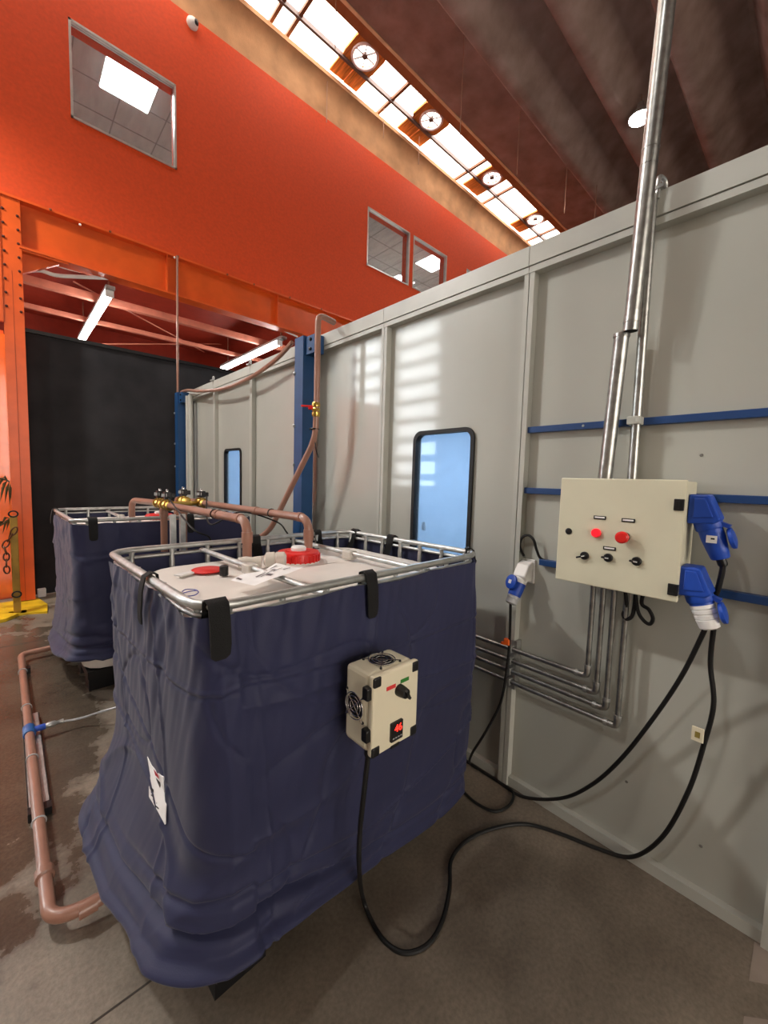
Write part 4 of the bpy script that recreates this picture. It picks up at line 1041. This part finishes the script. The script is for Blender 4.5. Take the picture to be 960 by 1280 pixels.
# ================================================================== LAMPS, CAMERA, LEFT EDGE
def highbay(x, y, z, lab, power, r=.16, top=7.7):
    t = thing('high_bay_lamp', lab, 'lamp', (x, y, z), group='high bay lamps under the roof')
    G().lathe((x, y, z), (0, 0, 1), [(r, .0), (r, .03), (r * .7, .08), (r * .35, .16), (r * .3, .22)], 24).build('housing', GALV, t)
    G().lathe((x, y, z - .012), (0, 0, 1), [(r * .92, 0), (r * .92, .01)], 24).build('lens', LAMPL, t)
    G().tube([(x, y, z + .2), (x, y, top)], .008, 6).build('suspension', WIRE, t)
    l = bpy.data.lights.new('lamp_light', 'SPOT'); l.energy = power; l.color = (1, .97, .92); l.shadow_soft_size = r; l.spot_size = R(170); l.spot_blend = .6
    lo = bpy.data.objects.new('lamp_light', l); COL.objects.link(lo); lo.location = (x, y, z - .04); lo.parent = t; lo.matrix_parent_inverse = wm(t).inverted()
hp_ = on_z(800, 148, 7.25)
highbay(hp_.x, hp_.y, 7.25, 'bright round lamp under the concrete roof beside the tall conduit', HIGHBAY_W, top=7.6)
highbay(-1.9, 4.95, 5.6, 'high bay lamp on a long rod near the orange wall corner', HIGHBAY_W * 2.5, top=8.1)
highbay(-3.2, 1.4, 7.2, 'high bay lamp under the roof in the open hall', HIGHBAY_W, top=7.72)
c = on_y(241, 28, YO - .03)
t = thing('dome_camera', 'small white dome camera at the top of the orange wall', 'camera', (c.x, YO, c.z))
G().lathe((c.x, YO, c.z), (0, -1, 0), [(.07, 0), (.07, .03), (.05, .06), (.02, .075)], 20).build('housing', WHITEP, t)
G().lathe((c.x + .03, YO - .06, c.z + .0), (.7, -.7, -.1), [(.035, 0), (.03, .02), (.012, .03)], 16).build('lens_dome', BLACKP, t)
# left edge: orange glossy partition, yellow post with chain, palm leaves
ORG = mat('orange_gloss_panel', 'f0702c', .18, var=.05, coat=.5)
t = thing('orange_partition', 'glossy orange partition panel beyond the orange column', 'partition', (-.6, 6.35, 0))
for k in range(5): G().box(-2.2 + k * .45, -2.2 + (k + 1) * .45 - .006, 6.33, 6.37, .02, 3.0).build('panel', ORG, t, False)
G().box(-2.2, .03, 6.34, 6.36, 0, 3.04).build('backing', ORSTEEL, t, False)
pb = on_z(22, 768, 0); pt_ = on_y(16, 645, pb.y)
t = thing('barrier_post', 'yellow brown steel barrier post in front of the orange column', 'post', (pb.x, pb.y, 0))
G().box(pb.x - .03, pb.x + .03, pb.y - .03, pb.y + .03, .02, pt_.z).build('shaft', YBROWN, t, False, bevel=.004)
G().box(pb.x - .07, pb.x + .07, pb.y - .07, pb.y + .07, 0.0, .02).build('foot', YELLOW, t, False)
for z in (.22, 1.05): G().tube([(pb.x + .035 * math.cos(R(a)), pb.y - .038, z + .03 * math.sin(R(a))) for a in range(0, 360, 30)], .008, 6, True).build('ring', BLACKP, t)
t = thing('chain', 'dark steel chain hanging from the barrier post', 'chain', (pb.x - .1, pb.y, .3))
lk = []
pts = [on_y(u, v, pb.y - .05) for u, v in ((20, 660), (15, 668), (10, 676), (5, 684), (8, 692), (8, 700), (8, 708), (9, 716))]
for i in range(len(pts) - 1):
    a, b = pts[i], pts[i + 1]; d = (b - a).normalized(); sd = Vector((0, 1, 0)) if i % 2 else d.cross(Vector((0, 1, 0)))
    m_ = (a + b) / 2; Lh = (b - a).length * .62
    G().tube([m_ + d * Lh * math.cos(R(k)) + sd * .022 * math.sin(R(k)) for k in range(0, 360, 30)], .0075, 6, True).build('chain_link', mat('chain_steel', '6a4630', .4, .7), t)
t = thing('palm_fronds', 'dry brown palm fronds leaning past the orange column', 'plant', (-.3, 5.7, 0))
def leaf(p, q, wd):
    p, q = Vector(p), Vector(q); mid = (p + q) / 2 + Vector((0, 0, .05)); s_ = (q - p).cross(Vector((0, 1, 0))).normalized() * wd
    G().add([p, mid + s_, q, mid - s_, mid + Vector((0, -.006, 0))], [(0, 1, 4), (1, 2, 4), (2, 3, 4), (3, 0, 4)]).build('leaf', LEAF, t, False)
for (u0, v0, u1_, v1_) in ((0, 600, 12, 604), (10, 600, 1, 622), (12, 602, 6, 630), (13, 604, 12, 632), (9, 600, -4, 612), (12, 606, 14, 626), (8, 604, 0, 628),
                           (0, 658, 14, 648), (12, 648, 3, 668), (14, 650, 8, 664), (20, 662, 10, 674), (20, 658, 22, 672), (6, 652, -4, 664), (20, 655, 14, 668)):
    leaf(on_y(u0, v0, 5.6), on_y(u1_, v1_, 5.6), .012)
G().tube(spline([(-.6, 5.75, 0.05), (-.45, 5.7, 1.2), on_y(-20, 600, 5.6), on_y(0, 598, 5.6), on_y(12, 602, 5.6)]), .008, 6).build('stem', LEAF, t)
G().tube(spline([(-.55, 5.75, 0.05), (-.4, 5.7, 1.0), on_y(-20, 665, 5.6), on_y(0, 657, 5.6), on_y(14, 647, 5.6)]), .008, 6).build('stem', LEAF, t)
G().lathe((-.58, 5.75, 0), (0, 0, 1), [(.13, 0), (.16, .25), (.15, .26), (.14, .2)], 20).build('pot', mat('pot_brown', '5a3a2a', .6), t)
p = on_z(53, 748, 0)
tag(G().box(p.x - .04, p.x + .04, 6.18, 6.24, 0, .1).build('white_box', WHITEP, None, False, bevel=.01), 'small white box on the floor at the curtain foot', 'box')
